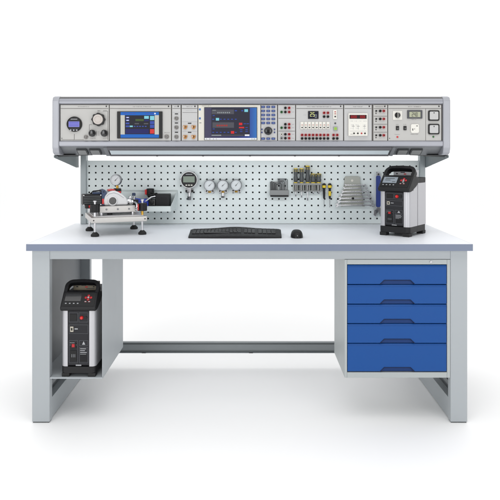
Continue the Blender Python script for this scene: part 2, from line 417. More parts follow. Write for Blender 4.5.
for a, sg in ((54.4, 1), (448.2, -1)):
    xb = WX(a, .33)
    b = MB(TC); pr = [(.318, 1.0884), (.318, 1.0775), (.335, 1.0745), (.70, 1.022), (.74, 1.022), (.74, 1.0884)]
    b.prism(pr, 'x', xb, xb+sg*.0035, M['bracket'], .0006)
    b.box(xb, xb+sg*.085, .36, .695, 1.0845, 1.0884, M['sockets'])
    b.box(xb+sg*.0037, xb+sg*.016, .322, .69, 1.0785, 1.0843, M['greydk'], .001)
    b.build('bracket', con)

# --- instrument panels
YF = Yc-.0015                        # face of the panels
def R(mb, a, t, c, d, m, y=0., th=.0006, bev=0.):
    """a rectangle printed or mounted on the panel face, y proud of it"""
    mb.box(cx_(a), cx_(c), YF-y-th, YF-y, cz_(d), cz_(t), m, bev)
def words(mb, a, c, y, m, h=.7, wl=(1.4, 3.6), gap=.55, t=.0):
    """a line of lettering too small to read: rows of tiny strokes grouped into words"""
    p = a
    while p < c-.3:
        e = min(c, p+random.uniform(*wl)); q = p
        while q < e-.2:
            k = random.random(); w = .17
            R(mb, q, y-h/2, q+w, y+h/2, m, t, .0003)
            if k < .55: R(mb, q+w, y-h/2, q+.40, y-h/2+.17, m, t, .0003)
            if k > .35: R(mb, q+w, y+h/2-.17, q+.40, y+h/2, m, t, .0003)
            if k > .6: R(mb, q+.40, y-h/2+.1, q+.55, y+h/2, m, t, .0003)
            q += .72
        p = e+gap
def panel(a, c, mat, hdr=True, txt=None, name='instrument_panel', dot=True, label=None):
    b = MB(TC)
    b.box(cx_(a)+.0006, cx_(c)-.0006, YF, YF+.006, cz_(140.7), cz_(104.6), mat, .0008)
    R(b, a+.5, 104.7, c-.5, 105.05, M['ink'])
    if hdr:
        R(b, a+.5, 108.3, c-.5, 108.75, M['ink'])
        if dot: R(b, c-3.2, 105.6, c-2.0, 107.1, M['inkdk'])
        if txt: words(b, txt[0], txt[1], 106.7, M['ink'], .75)
    o = b  # further print goes on the same plate
    return o
def jackmesh(m, r=1.3):
    b = MB(); r *= S(Yc)
    b.lathe((0,0,0), (0,-1,0), [(r*.85,0),(r,.0006),(r,.007),(r*.86,.0082),(r*.5,.0082),(r*.45,.003,M['black']),(0,.003,M['black'])], m, 16)
    return b.mesh('jack')
JM = {k: jackmesh(M[k]) for k in ('red', 'black', 'green', 'grey', 'offw')}
JS = {k: jackmesh(M[k], .85) for k in ('black',)}
def jack(par, px, py, k, small=False):
    return inst('jack', (JS if small else JM)[k], par, Vector((cx_(px), YF, cz_(py)))-oc)
def coax(par, px, py, r=2.2):
    b = MB(); s = S(Yc); r *= s
    b.lathe((0,0,0), (0,-1,0), [(r,0),(r,.003),(r*.82,.0042),(r*.66,.0042),(r*.66,.014),(r*.56,.015),(r*.4,.015),(r*.4,.006,M['greydk']),(0,.006,M['steeldk'])], M['nickel'], 20)
    b.box(-r*.86, r*.86, -.011, -.0085, -.0013, .0013, M['nickel'])
    return b.build('connector', par, Vector((cx_(px), YF, cz_(py)))-oc)

# 1 pressure panel
b = panel(60.4, 109.0, M['panel'], txt=(78, 89))
for q in ((74.2,134,74.6,140),(61.5,139.6,74.6,139.9),(75,139.6,84,139.9),(89.3,124.5,89.6,136),(89.3,124.5,92,124.8),(96.8,131,97.1,135.8),(98.8,131,99.1,135.8),(103,111.2,108,111.45),(107.7,111.2,108,140)): R(b, *q, M['ink'])
words(b, 90, 95.5, 138.2, M['ink'], .5); words(b, 103, 108, 138.2, M['ink'], .5); words(b, 97.6, 100.5, 110.9, M['inkdk'], .9); words(b, 103.6, 107.6, 110.5, M['inkdk'], .7)
R(b, 61.6, 137.9, 62.4, 138.7, M['inkdk'])
p1 = b.build('instrument_panel', con); p1['label'] = 'pressure panel with a round black gauge and ribbed valve knob'
s = S(Yc)
g = MB(TC); o = (cx_(74.7), YF, cz_(124.2)); r = 7.4*s
g.lathe(o, (0,-1,0), [(r*1.04,0),(r*1.04,.004),(r,.010),(r*.9,.012),(r*.88,.0105),(0,.0105)], M['black'], 40)
R(g, 69.4, 121.6, 80, 127, E['violet'], .0106)
for k in range(3): R(g, 70, 122.3+k*1.55, 79.4, 122.95+k*1.55, E['violetdk'], .0112, .0003)
R(g, 71.4, 119, 78, 119.6, M['inklt'], .0106, .0004)
gg = g.build('digital_gauge', p1)
for px in (71.5, 74.5, 77.5):
    q = MB(TC); q.box(cx_(px-.75), cx_(px+.75), YF-.0125, YF-.0104, cz_(130.9), cz_(129.5), M['inklt'], .0005); q.build('button', p1)
g = MB(TC); o = Vector((cx_(99.1), YF, cz_(119.6)))
n = 8; pts = []
for i in range(n*8):
    a = 2*PI*i/(n*8); rr = (6.1+.75*max(0, math.cos(n*a))**.7 if math.cos(n*a) > 0 else 6.1-.35*abs(math.cos(n*a)))*s
    pts.append((o.x+rr*math.cos(a), o.z+rr*math.sin(a)))
g.prism(pts, 'y', YF-.020, YF-.002, M['black'], .0012, 2)
g.lathe((o.x, YF-.0195, o.z), (0,-1,0), [(5.0*s,0),(5.0*s,.003),(4.7*s,.005),(3.3*s,.0055),(3.0*s,.0035),(1.2*s,.0035),(0,.0035)], M['grey' if 0 else 'knobface'], 32)
g.build('valve_knob', p1)
for px in (92.9, 104.9):
    g = MB(TC); r = 3.5*s; g.lathe((cx_(px), YF, cz_(133.3)), (0,-1,0), [(r*.7,0),(r*.7,.004),(r,.005),(r,.016),(r*.86,.020),(r*.4,.0215),(0,.0215)], M['gloss'], 28)
    g.box(cx_(px)-.0008, cx_(px)+.0008, YF-.0222, YF-.021, cz_(133.3)+r*.1, cz_(133.3)+r*.75, M['inklt']); g.build('knob', p1)
coax(p1, 86.1, 137.0, 2.1)

# 2 touch screen calibrator
b = panel(109.6, 171.2, M['panel'], txt=(133, 151))
words(b, 164.4, 169.4, 132.6, M['ink'], .5)
p2 = b.build('instrument_panel', con); p2['label'] = 'panel with the small blue touch screen in a black bezel'
g = MB(TC); bx = (117.4, 111.5, 162.6, 138.5)
g.box(cx_(bx[0]), cx_(bx[2]), YF-.008, YF, cz_(bx[3]), cz_(bx[1]), M['black'], .0015)
def sc(q, m, l): R(g, *q, m, .008+.0005*l, .0004)
sc((121,112.2,159.2,137.8), E['blue'], 0); sc((121,115.3,125.2,134.5), E['pale'], 1); sc((155,115.3,159.2,134.5), E['pale'], 1)
sc((125.2,115.4,155,134.3), E['dark'], 1)
for y in (117.6,120.4,123.5,126.4): sc((126.2,y-.8,129.8,y+.8), E['mid'], 2)
for y in (117.6,120.4): sc((127,y-.35,129.2,y+.35), E['white'], 3)
sc((136,119.3,144,121.0), E['green'], 2)
for k in range(6): sc((136.3+k*1.3,119.6,137.2+k*1.3,120.7), E['dark'], 3)
sc((144.6,116.1,149.2,118.9), E['cyan'], 2); sc((150.4,116.1,154.6,120.2), E['cyan'], 2); sc((144.6,119.7,149.2,121.4), E['navy'], 2)
sc((150.4,121.2,154.6,124.2), E['mid'], 2); sc((150.4,124.8,154.6,128), E['mid'], 2)
sc((135,123.2,139.4,124.3), E['win2'], 2); sc((144.2,123.2,148.6,124.3), E['win2'], 2)
sc((130.2,125.7,133.2,127.1), E['cyan'], 2)
for x in (134.2,137,139.6,142.4,145.2): sc((x,126,x+1.7,126.9), E['mid'], 2)
sc((126,129,149.2,133.6), E['navy'], 2); sc((150.4,129.2,154.6,133.6), E['red'], 2)
for x, w in ((124,4),(129,3.6),(133.6,2.4),(146,3),(149.6,5)): sc((x,113.3,x+w,114.1), E['mid'], 1)
sc((154.6,113,156,114.4), E['white'], 1)
g.build('screen', p2)
coax(p2, 166.8, 136.6, 2.3)

# 3 three round connectors
b = panel(171.9, 180.8, M['panelc'], txt=(174.5, 177.5))
for y in (112.2, 121.6, 131): R(b, 172.6, y, 180.2, y+.25, M['inklt'])
for y in (113.9, 123, 132.3): R(b, 174.9, y-.55, 178.1, y+.55, M['inkdk'])
p3 = b.build('instrument_panel', con); p3['label'] = 'narrow panel with three round metal connectors'
for y in (118.4, 127.4, 136.8): coax(p3, 176.5, y, 2.15)
# 4 thermocouple sockets
b = panel(181.6, 197.6, M['panelc'], txt=(186.5, 193))
R(b, 182.5, 112.4, 197, 112.65, M['ink']); words(b, 186, 194, 110.6, M['inklt'], .6)
for y in (121.6, 131.4): R(b, 182.2, y, 197, y+.25, M['inklt'])
for y in (123.3, 132.4): R(b, 187.9, y-.55, 191.4, y+.55, M['inkdk'])
p4 = b.build('instrument_panel', con); p4['label'] = 'panel with four orange sensor sockets'
for px in (185.3, 193.6):
    for py in (127.1, 136.8):
        g = MB(TC)
        g.prism([(cx_(px-2.1), cz_(py-1.6)), (cx_(px-2.1), cz_(py)), (cx_(px-.8), cz_(py+2.1)), (cx_(px+.8), cz_(py+2.1)), (cx_(px+2.1), cz_(py)), (cx_(px+2.1), cz_(py-1.6))], 'y', YF-.006, YF, M['orange'], .001)
        g.box(cx_(px-.45), cx_(px+.3), YF-.0066, YF-.0061, cz_(py+1.2), cz_(py-1.4), M['inkdk'])
        g.box(cx_(px+.8), cx_(px+1.3), YF-.0066, YF-.0061, cz_(py+.6), cz_(py-1), M['inkdk'])
        g.box(cx_(px-1.5), cx_(px-1.0), YF-.0066, YF-.0061, cz_(py+.6), cz_(py-1), M['white'])
        g.build('sensor_socket', p4)
# 5 bench computer display
b = panel(198.2, 260.6, M['offw'], hdr=False)
for y in (109.4, 118.4): R(b, 199, y-1.0, 200.8, y+1.0, M['inkblue'])
R(b, 199.4, 122.6, 201.4, 123.1, M['ink'])
words(b, 202, 212, 105.9, M['ink'], .6)
p5 = b.build('instrument_panel', con); p5['label'] = 'panel holding the wide dark computer screen'
g = MB(TC); WALL = grad_emit('screen wallpaper', [(0,(52,48,80)),(.35,(42,42,86)),(.62,(22,30,92)),(.82,(30,56,140)),(1,(40,110,186))], 0, cx_(204.8), cx_(256.6))
g.box(cx_(204.2), cx_(257.2), YF-.003, YF, cz_(140.1), cz_(107.2), M['bezel'], .001)
def sc(q, m, l): R(g, *q, m, .003+.0005*l, .0004)
sc((204.8,107.8,256.6,138), WALL, 0); sc((204.8,138,256.6,139.8), E['white'], 0)
for x, w in ((206,1.2),(209,1.6),(213,1),(216,.8),(251.5,1),(253.6,1.6)): sc((x,138.6,x+w,139.3), E['text'], 1)
sc((211.4,108,249.8,136.2), E['win'], 1)
sc((211.8,109.6,234,114.2), E['win2'], 2); sc((212.6,122.4,234,127.8), E['win2'], 2)
for k in range(7): sc((217.5+1.9*k,112.1,218.6+1.9*k,113.3), E['text'], 3)
sc((212.6,110.1,216,110.6), E['text'], 3)
for k in range(5): sc((216.6+2.3*k,124.8,218.3+2.3*k,126.3), E['redtext'], 3)
for y in (115.6,129): sc((212.8,y-.35,214.8,y+.35), E['mid'], 2)
for y, hot in ((119.3,1),(132.4,5)):
    for k in range(7):
        x = 212.4+3.75*k
        if k == hot: sc((x-.2,y-1.3,x+3,y+1.3), E['cyan'] if y < 125 else E['red'], 2)
        else: sc((x,y-.4,x+1.8,y+.4), E['mid'], 2)
sc((234.8,110.3,237,111.3), E['mid'], 2); sc((241.4,110.3,243.2,111.3), E['mid'], 2); sc((244.4,109.3,248,112), E['cyan'], 2)
sc((239,122.8,242.3,125.2), E['red'], 2); sc((239,126.9,244.2,128.3), E['red'], 2)
for x, y in ((243.6,123.8),(246.6,123.8),(245.4,127.6),(240,129.8),(245.4,129.8),(240,131.6),(245.4,131.6)): sc((x,y-.35,x+2.4,y+.35), E['mid'], 2)
sc((211.6,134.8,221.4,135.8), E['text'], 2); sc((222,134.8,243.6,135.7), E['win2'], 2); sc((244.8,134.5,249.4,136), E['white'], 2)
g.build('screen', p5)
# 6 keypad
b = panel(261.0, 277.2, M['panelc'], hdr=False); p6 = b.build('instrument_panel', con); p6['label'] = 'keypad panel with blue keys around a black dial knob'
km = MB(); km.box(-1.85*s, 1.85*s, -.004, 0, -1.1*s, 1.1*s, M['key'], .001)
km.box(-.9*s, .9*s, -.0044, -.0041, -.25*s, .3*s, M['bluekey']); km = km.mesh('key')
ks = MB(); ks.box(-.65*s, .65*s, -.0035, 0, -.75*s, .75*s, M['key'], .0007); ks = ks.mesh('key')
for py in (107, 111, 115, 119, 123, 138.7):
    for px in (263.1, 268.2, 273.3): inst('key', km, p6, Vector((cx_(px), YF, cz_(py)))-oc)
for px in (261.9, 274.5):
    for py in (129.4, 132.4): inst('key', ks, p6, Vector((cx_(px), YF, cz_(py)))-oc)
g = MB(TC); r = 4.1*s; g.lathe((cx_(268.2), YF, cz_(130.9)), (0,-1,0), [(r,0),(r,.003),(r*.92,.004),(r*.9,.014),(r*.78,.017),(r*.6,.0155),(0,.015)], M['gloss'], 36); g.build('dial_knob', p6)
# 7 banana jacks
b = panel(277.9, 295.3, M['panelc'], hdr=False)
for y in (118.3, 131.1): R(b, 278.6, y-.2, 294.8, y+.2, M['ink'])
for y in (108, 112, 124.4, 127.7, 134.3, 138.3): R(b, 292, y-.3, 294, y+.3, M['inklt'])
p7 = b.build('instrument_panel', con); p7['label'] = 'panel of black, red and green banana jacks in three blocks'
for py, ks_ in ((108,'.br'),(112.1,'gbr'),(124.3,'.br'),(127.8,'gbr'),(134.3,'wbr'),(138.2,'ybr')):
    for px, k in zip((281.5, 285.3, 289.1), ks_):
        if k != '.': jack(p7, px, py, {'b':'black','r':'red','g':'green','w':'offw','y':'grey'}[k])
# 8 switched supply
b = panel(295.9, 343.2, M['panelc'], txt=(307, 331))
words(b, 303.5, 306.5, 115, M['inklt'], .6); words(b, 302, 330, 131.6, M['inklt'], .4)
p8 = b.build('instrument_panel', con); p8['label'] = 'panel with eight white breakers above rows of red and black jacks'
g = MB(TC); g.box(cx_(308), cx_(318.4), YF-.005, YF, cz_(118.9), cz_(111.1), M['black'], .0012); R(g, 308.8, 111.8, 317.6, 118.2, E['navydk'], .005, .0004)
digits(g, '25', cx_(309.6), cx_(314.8), cz_(116.6), cz_(112.4), YF-.0055, E['digit'])
digits(g, '0', cx_(314.4), cx_(317.0), cz_(117.8), cz_(114.6), YF-.0055, E['text']); g.build('display', p8)
for px in (324, 327.8): jack(p8, px, 112.9, 'red'); jack(p8, px, 116.7, 'black')
cols = [302, 305.65, 309.3, 312.95, 316.6, 320.3, 324, 327.8]
for px in cols:
    g = MB(TC); g.box(cx_(px-1.6), cx_(px+1.6), YF-.006, YF, cz_(129.2), cz_(121.9), M['white'], .0012)
    g.box(cx_(px-.8), cx_(px+.8), YF-.0085, YF-.0058, cz_(126.0), cz_(124.2), M['offw'], .0008)
    g.box(cx_(px-.75), cx_(px+.75), YF-.0067, YF-.0062, cz_(128.2), cz_(127.0), M['inkdk']); g.box(cx_(px-.5), cx_(px+.5), YF-.0092, YF-.0087, cz_(125.3), cz_(124.8), M['red'])
    g.build('breaker', p8)
for px in cols+[333.4, 337.1]: jack(p8, px, 135, 'red'); jack(p8, px, 138.5, 'black')
g = MB(TC); g.box(cx_(332.9), cx_(336.7), YF-.006, YF, cz_(119.2), cz_(109.9), M['white'], .0012)
g.box(cx_(334.1), cx_(335.9), YF-.0085, YF-.0058, cz_(115.2), cz_(112.6), M['offw'], .0008)
g.box(cx_(334.2), cx_(335.8), YF-.0067, YF-.0062, cz_(112.3), cz_(111.5), M['red']); g.box(cx_(334.2), cx_(335.8), YF-.0092, YF-.0087, cz_(114.2), cz_(113.6), M['red']); g.box(cx_(334.2), cx_(335.8), YF-.0067, YF-.0062, cz_(117.4), cz_(116), M['inkdk'])
g.build('main_breaker', p8)
g = MB(TC); g.lathe((cx_(335.2), YF, cz_(123.3)), (0,-1,0), [(.9*s,0),(.9*s,.002),(.6*s,.004),(0,.0045)], M['greydk'], 16); g.build('indicator_light', p8)
g = MB(TC); g.box(cx_(333.1), cx_(337.5), YF-.003, YF, cz_(130.9), cz_(126.5), M['inklt'], .001); g.box(cx_(333.5), cx_(337.1), YF-.008, YF-.0028, cz_(130.5), cz_(126.9), M['lime'], .0018, 3); g.build('push_button', p8)
# 9 power supply
b = panel(344.0, 371.8, M['panelc'], txt=(353, 363)); p9 = b.build('instrument_panel', con); p9['label'] = 'panel with a white power supply showing red figures'
g = MB(TC); g.box(cx_(348), cx_(367.2), YF-.012, YF, cz_(136), cz_(113.4), M['white'], .002)
Y2 = .012
for y, xs_ in ((121.2,(350,354,358.4,363)),(125,(350.6,355,362.6)),(128.4,(350,355.6,362.8))):
    for x in xs_: words(g, x, x+2.8, y, M['inklt'], .6, (.6,1.4), .4, Y2)
for x in (351.2, 356.2, 362.4): R(g, x, 126.2, x+3, 126.5, M['ink'], Y2, .0003); R(g, x+1.4, 124.6, x+1.7, 129.6, M['inklt'], Y2, .0003)
R(g, 349.4, 131, 366, 131.25, M['inklt'], Y2, .0003); words(g, 350, 352.6, 134.2, M['ink'], .5, t=Y2)
sup = g.build('power_supply', p9)
g = MB(TC); g.box(cx_(349.1), cx_(366), YF-.0135, YF-.0122, cz_(118.9), cz_(115.1), E['maroon'])
digits(g, '0000', cx_(350.2), cx_(356.4), cz_(118.2), cz_(115.8), YF-.0136, E['ledred']); digits(g, '000', cx_(359.4), cx_(364.6), cz_(118.2), cz_(115.8), YF-.0136, E['ledred']); g.build('display', p9)
for px in (353.5, 357.3, 361, 364.4):
    g = MB(TC); g.lathe((cx_(px), YF-.0122, cz_(133.4)), (0,-1,0), [(.8*s,0),(.8*s,.003),(.6*s,.004),(0,.004)], M['black'] if px != 361 else M['red'], 14); g.build('button', p9)
# 10 jack pairs
b = panel(373.2, 387.4, M['panel'], txt=(375, 384.5))
for y in (116.2, 124.2, 132.2): R(b, 373.8, y-.2, 386.8, y+.2, M['ink'])
for y in (111, 119, 127.3, 135.3): R(b, 375.3, y+1.7, 376.6, y+2.9, M['ink']); words(b, 379, 385, y+2.7, M['inklt'], .4)
p10 = b.build('instrument_panel', con); p10['label'] = 'narrow panel with four pairs of red and black jacks'
for y in (111, 119, 127.3, 135.3): jack(p10, 376, y, 'black', True); jack(p10, 380, y, 'black'); jack(p10, 383.6, y, 'red')
# 11 mains panel
b = panel(388.0, 441.4, M['panel'], txt=(408, 420.5))
R(b, 425.4, 108.8, 425.75, 140.4, M['ink']); words(b, 411.5, 416.5, 119.5, M['ink'], .5)
for x in (397.3, 404.8): words(b, x-1.4, x+1.4, 124.4, M['ink'], .5, (.6,1.2), .3)
words(b, 394.5, 400, 134.4, M['ink'], .4); words(b, 410.5, 418, 134.2, M['ink'], .4); R(b, 387.9+1.2, 137.9, 389.9, 138.7, M['inkdk'])
p11 = b.build('instrument_panel', con); p11['label'] = 'mains panel with a rotary switch, meter and two framed sockets'
g = MB(TC); g.box(cx_(392.7), cx_(401.9), YF-.004, YF, cz_(119.9), cz_(111), M['white'], .001)
g.lathe((cx_(397.2), YF-.004, cz_(115.2)), (0,-1,0), [(2.8*s,0),(2.7*s,.006),(2.3*s,.008),(0,.008)], M['black'], 24); g.box(cx_(396.5), cx_(397.9), YF-.02, YF-.0119, cz_(118.6), cz_(112.6), M['black'], .0012)
g.build('rotary_switch', p11)
g = MB(TC); g.box(cx_(407), cx_(422), YF-.006, YF, cz_(118.6), cz_(110.2), M['bezel'], .0015); R(g, 409, 111.9, 420, 117.2, M['lcd2'], .006, .0004)
digits(g, '240', cx_(411.2), cx_(417.4), cz_(116.6), cz_(112.6), YF-.0064, M['inkdk']); g.build('panel_meter', p11)
for x in (397.3, 404.8):
    g = MB(TC); g.box(cx_(x-1.5), cx_(x+1.5), YF-.004, YF, cz_(130.2), cz_(126), M['black'], .0008); g.box(cx_(x-1.0), cx_(x+1.0), YF-.0065, YF-.0038, cz_(129.4), cz_(127.6), M['gloss'], .0008); g.build('rocker_switch', p11)
g = MB(TC); g.prism([(x, z) for x, z in rrect(cx_(410.6), cx_(418.6), cz_(133), cz_(124.2), .006)], 'y', YF-.006, YF, M['white'], .0015)
for x, y, w, h in ((412.4,129.6,.8,2.2),(414.2,129,.6,.8),(416.6,126,1.6,.7)): R(g, x-w/2, y-h/2, x+w/2, y+h/2, M['inkdk'], .006, .0004)
g.build('mains_outlet', p11)
for x, y, m in ((397.3,137,'redb'),(433.2,136.8,'green')):
    g = MB(TC); g.lathe((cx_(x), YF, cz_(y)), (0,-1,0), [(.95*s,0),(.95*s,.002),(.7*s,.004),(0,.005)], M[m], 16); g.build('indicator_light', p11)
for t, d in ((110.4, 120.9), (123.9, 134.4)):
    g = MB(TC); g.prism(rrect(cx_(427.9), cx_(439), cz_(d), cz_(t), .006), 'y', YF-.006, YF, M['black'], .0015)
    g.prism(rrect(cx_(429.2), cx_(437.7), cz_(d-1.3), cz_(t+1.3), .003), 'y', YF-.0085, YF-.0058, M['panelc'], .001)
    R(g, 433, t+2, 433.9, t+3.2, M['inkdk'], .0085, .0004); g.build('framed_socket', p11)
# grooves between panels
# ------------------------------------------------------------------ dry block calibrators
def calibrator(name, label, loc, rz, w, d, h, plate, lit):
    t = thing(name, label, 'calibrator', loc, rz)
    zb, zo = h-.114, h-.046; hw = w/2
    b = MB()                                              # base with four feet
    b.prism(rrect(-hw, hw, 0, d, .016, 5), 'z', .016, .042, M['blackm'], .003, 2)
    b.build('base', t)
    for sx in (-1, 1):
        for y in (.002, d-.036):
            q = MB(); q.box(sx*(hw-.001), sx*(hw-.033), y, y+.034, 0, .0159, M['rubber'], .003); q.build('foot', t)
    b = MB(); b.box(-hw+.006, hw-.006, .012, d-.006, .0422, zo-.031, M['dkpanel'], .003); b.build('core', t)
    for sx in (-1, 1):                                    # silver corner posts wrapping into the sides
        b = MB(); r = .018; ys = d*.47
        c = [(sx*hw, .0455), (sx*hw, r+.002)] + [(sx*(hw-r+r*math.cos(a)), .002+r-r*math.sin(a)) for a in [PI/2*i/6 for i in range(1, 7)]] + [(sx*(hw-r-.008), .002), (sx*(hw-r-.008), .011), (sx*(hw-.0058), .011), (sx*(hw-.0058), .0455)]
        b.prism(c, 'z', .0425, zb+.005, M['silver']); b.box(sx*hw, sx*(hw-.0058), .0455, ys, .0425, zo-.0312, M['silver']); b.build('corner_cover', t)
        b = MB(); b.box(sx*hw, sx*(hw-.0058), ys+.007, d-.004, .0425, zo-.0312, M['silver'], .0012); b.build('side_cover', t)
    b = MB(); b.prism(rrect(-hw-.001, hw+.001, .06, d, .012, 4), 'z', zo-.031, zo-.008, M['blackm'], .003); b.build('top_rim', t)
    # head with its sloping control face
    A = (-.012, zb+.014); B = (.040, zo+.002)
    b = MB(); pr = [(A[0]+.006, zb), A, B, (.075, zo+.002), (.105, zo-.012), (.100, zo-.032), (.070, zb+.030), (.045, zb+.008), (.02, zb)]
    b.prism(pr, 'x', -hw-.003, hw+.003, M['blackm'], .006, 3)
    hd = b.build('control_head', t)
    a = math.atan2(B[0]-A[0], B[1]-A[1]); FM = Matrix.Translation((0, A[0], A[1])) @ Matrix.Rotation(-a, 4, 'X'); sl = math.hypot(B[0]-A[0], B[1]-A[1])
    b = MB(FM); b.box(-hw*.92, hw*.92, -.0012, .0, sl*.12, sl*.93, M['black'], .0005)
    b.box(-hw*.84, hw*.10, -.0022, -.0013, sl*.40, sl*.86, M['lcdgrey'] if lit else M['gloss'], .0004)
    if lit:
        for k, (u0, u1) in enumerate(((-.7,-.1),(-.7,-.35),(-.2,.02))): b.box(hw*u0, hw*u1, -.0026, -.0023, sl*(.72-.12*k), sl*(.76-.12*k), M['greydk'])
    for k in range(4): b.box(hw*(-.78+.23*k), hw*(-.68+.23*k), -.0024, -.0013, sl*.24, sl*.30, M['inklt'], .0003)
    b.build('display_panel', hd)
    kx, kz = hw*.52, sl*.62
    b = MB(FM)
    for k in range(4):
        q = k*PI/2; b.lathe((kx+.0105*math.cos(q), -.0013, kz+.0085*math.sin(q)), (0,-1,0), [(.0052,0),(.005,.002),(.003,.003),(0,.003)], M['red'] if k != 3 else (M['red'] if not lit else M['grey']), 14)
    b.lathe((kx, -.0013, kz), (0,-1,0), [(.0042,0),(.004,.003),(0,.0034)], M['inklt'], 12)
    for u in (-.013, .002): b.box(kx+u, kx+u+.008, -.0026, -.0013, kz-.021, kz-.016, M['inklt'], .0006)
    b.build('keypad', hd)
    # carrying handle: an arch across the top of the head
    vt = (h-A[1])/math.cos(a)-.001; v0 = sl*.95; ro, ri = .030, .014
    n = 8
    out = [(-hw-.002, v0), (-hw-.002, vt-ro)] + [(-hw-.002+ro-ro*math.cos(PI/2*i/n), vt-ro+(ro*.8)*math.sin(PI/2*i/n)+.2*ro*(i/n)) for i in range(1, n+1)]
    out += [(0, vt+.0025)] + [(-p[0], p[1]) for p in out[::-1]]
    iw, it, ib = hw*.82, vt-.0145, sl*1.0
    inn = [(-iw, ib), (-iw, it-ri)] + [(-iw+ri-ri*math.cos(PI/2*i/n), it-ri+ri*math.sin(PI/2*i/n)) for i in range(1, n+1)]
    inn += [(0, it+.002)] + [(-p[0], p[1]) for p in inn[::-1]]
    b = MB(FM); b.prism(out+inn[::-1], 'y', .002, .026, M['blackm'], .0045, 3); b.build('handle', t)
    # guard plate over the heating block seen through the handle
    b = MB(); b.box(-hw+.018, hw-.018, .110, .150, zo-.0078, h-.020, plate, .002)
    for u, v, ww, hh, m in ((-.5,.45,.12,.12,'inkdk'),(-.1,.6,.30,.1,'inkdk'),(.05,.42,.16,.12,'redb'),(.5,.45,.1,.12,'inkdk'),(.3,.25,.5,.06,'greydk')):
        b.box(hw*(u-ww/2), hw*(u+ww/2), .1093, .1099, zo-.01+(h-zo-.006)*(v-hh/2), zo-.01+(h-zo-.006)*(v+hh/2), M[m])
    b.build('block_guard', t)
    # front connections
    x0, x1 = -hw+.030, hw-.030; z0, z1 = .052, zb-.004; W, Z = x1-x0, z1-z0
    b = MB(); b.box(x0-.0025, x1+.0025, .004, .0118, .046, zb-.001, M['dkpanel'], .0015); fp = b.build('front_panel', t)
    def fr(mb, u0, v0, u1, v1, m=M['greyfr'], lw=.0009):
        X0, X1, Z0, Z1 = x0+W*u0, x0+W*u1, z0+Z*v0, z0+Z*v1
        for q in ((X0,X1,Z1-lw,Z1),(X0,X1,Z0,Z0+lw)): mb.box(q[0], q[1], .0032, .0038, q[2], q[3], m)
        for q in ((X0,X0+lw,Z0+lw,Z1-lw),(X1-lw,X1,Z0+lw,Z1-lw)): mb.box(q[0], q[1], .0032, .0038, q[2], q[3], m)
    def rc(mb, u0, v0, u1, v1, m, y0=.0030, y1=.0039): mb.box(x0+W*u0, x0+W*u1, y0, y1, z0+Z*v0, z0+Z*v1, m)
    b = MB()
    fr(b, .02,.80,.46,.98); fr(b, .52,.80,.98,.98); fr(b, .02,.58,.98,.75); fr(b, .02,.02,.46,.45); fr(b, .54,.02,.98,.32); fr(b, .54,.35,.98,.45)
    b.prism([(x0+W*.68, z0+Z*.37), (x0+W*.84, z0+Z*.37), (x0+W*.76, z0+Z*.435)], 'y', .0030, .0039, M['inklt'])
    for k in range(4): rc(b, .58, .285-.035*k, .58+random.uniform(.2,.36), .297-.035*k, M['inklt'])
    rc(b, .06,.36,.40,.368, M['inklt']); rc(b, .06,.40,.30,.408, M['inklt']); rc(b, .30,.66,.46,.68, M['inklt']); rc(b, .36,-.035,.64,-.012, M['inklt'])
    b.build('panel_print', fp)
    b = MB(); rc(b, .07,.83,.41,.95, M['black'], .0022); b.build('sensor_port', fp)
    b = MB(); o = (x0+W*.66, .0039, z0+Z*.885); b.lathe(o, (0,-1,0), [(.0072,0),(.0072,.004),(.005,.008),(0,.008)], M['redb'], 18)
    b.lathe((x0+W*.88, .0039, z0+Z*.885), (0,-1,0), [(.005,0),(.005,.003),(0,.003)], M['black'], 14); b.build('reference_port', fp)
    b = MB(); rc(b, .08,.615,.24,.715, M['beige'], .0018); rc(b, .12,.64,.20,.69, M['black'], .0014, .0017); b.build('data_port', fp)
    b = MB(); rc(b, .10,.30,.38,.40, M['black'], .0012, .0039); rc(b, .17,.325,.31,.385, M['red'], -.0005, .0011); b.build('power_switch', fp)
    b = MB(); rc(b, .08,.06,.40,.26, M['black'], .0018, .0039)
    for u in (.16, .24, .32): rc(b, u-.015, .13, u+.015, .19, M['steeldk'], .0014, .0017)
    b.build('power_inlet', fp)
    b = MB()
    for k in range(5): rc(b, .58, .05+.03*k, .94, .065+.03*k, M['black'], .0026, .0039)
    b.build('vent', fp)
    return t
yaw1 = -math.radians(37)
calibrator('dry_block_calibrator', 'black and silver dry block calibrator standing on the desk at the right end', (.632, .238, DESK), yaw1, .142, .190, .309, M['silver'], True).rotation_euler.z = yaw1
calibrator('dry_block_calibrator', 'tall black and silver calibrator standing in the open cubby below the desk', (WX(79.2, .05), .036, CZ+.0019), math.radians(-1), .141, .25, .384, M['tan'], False)

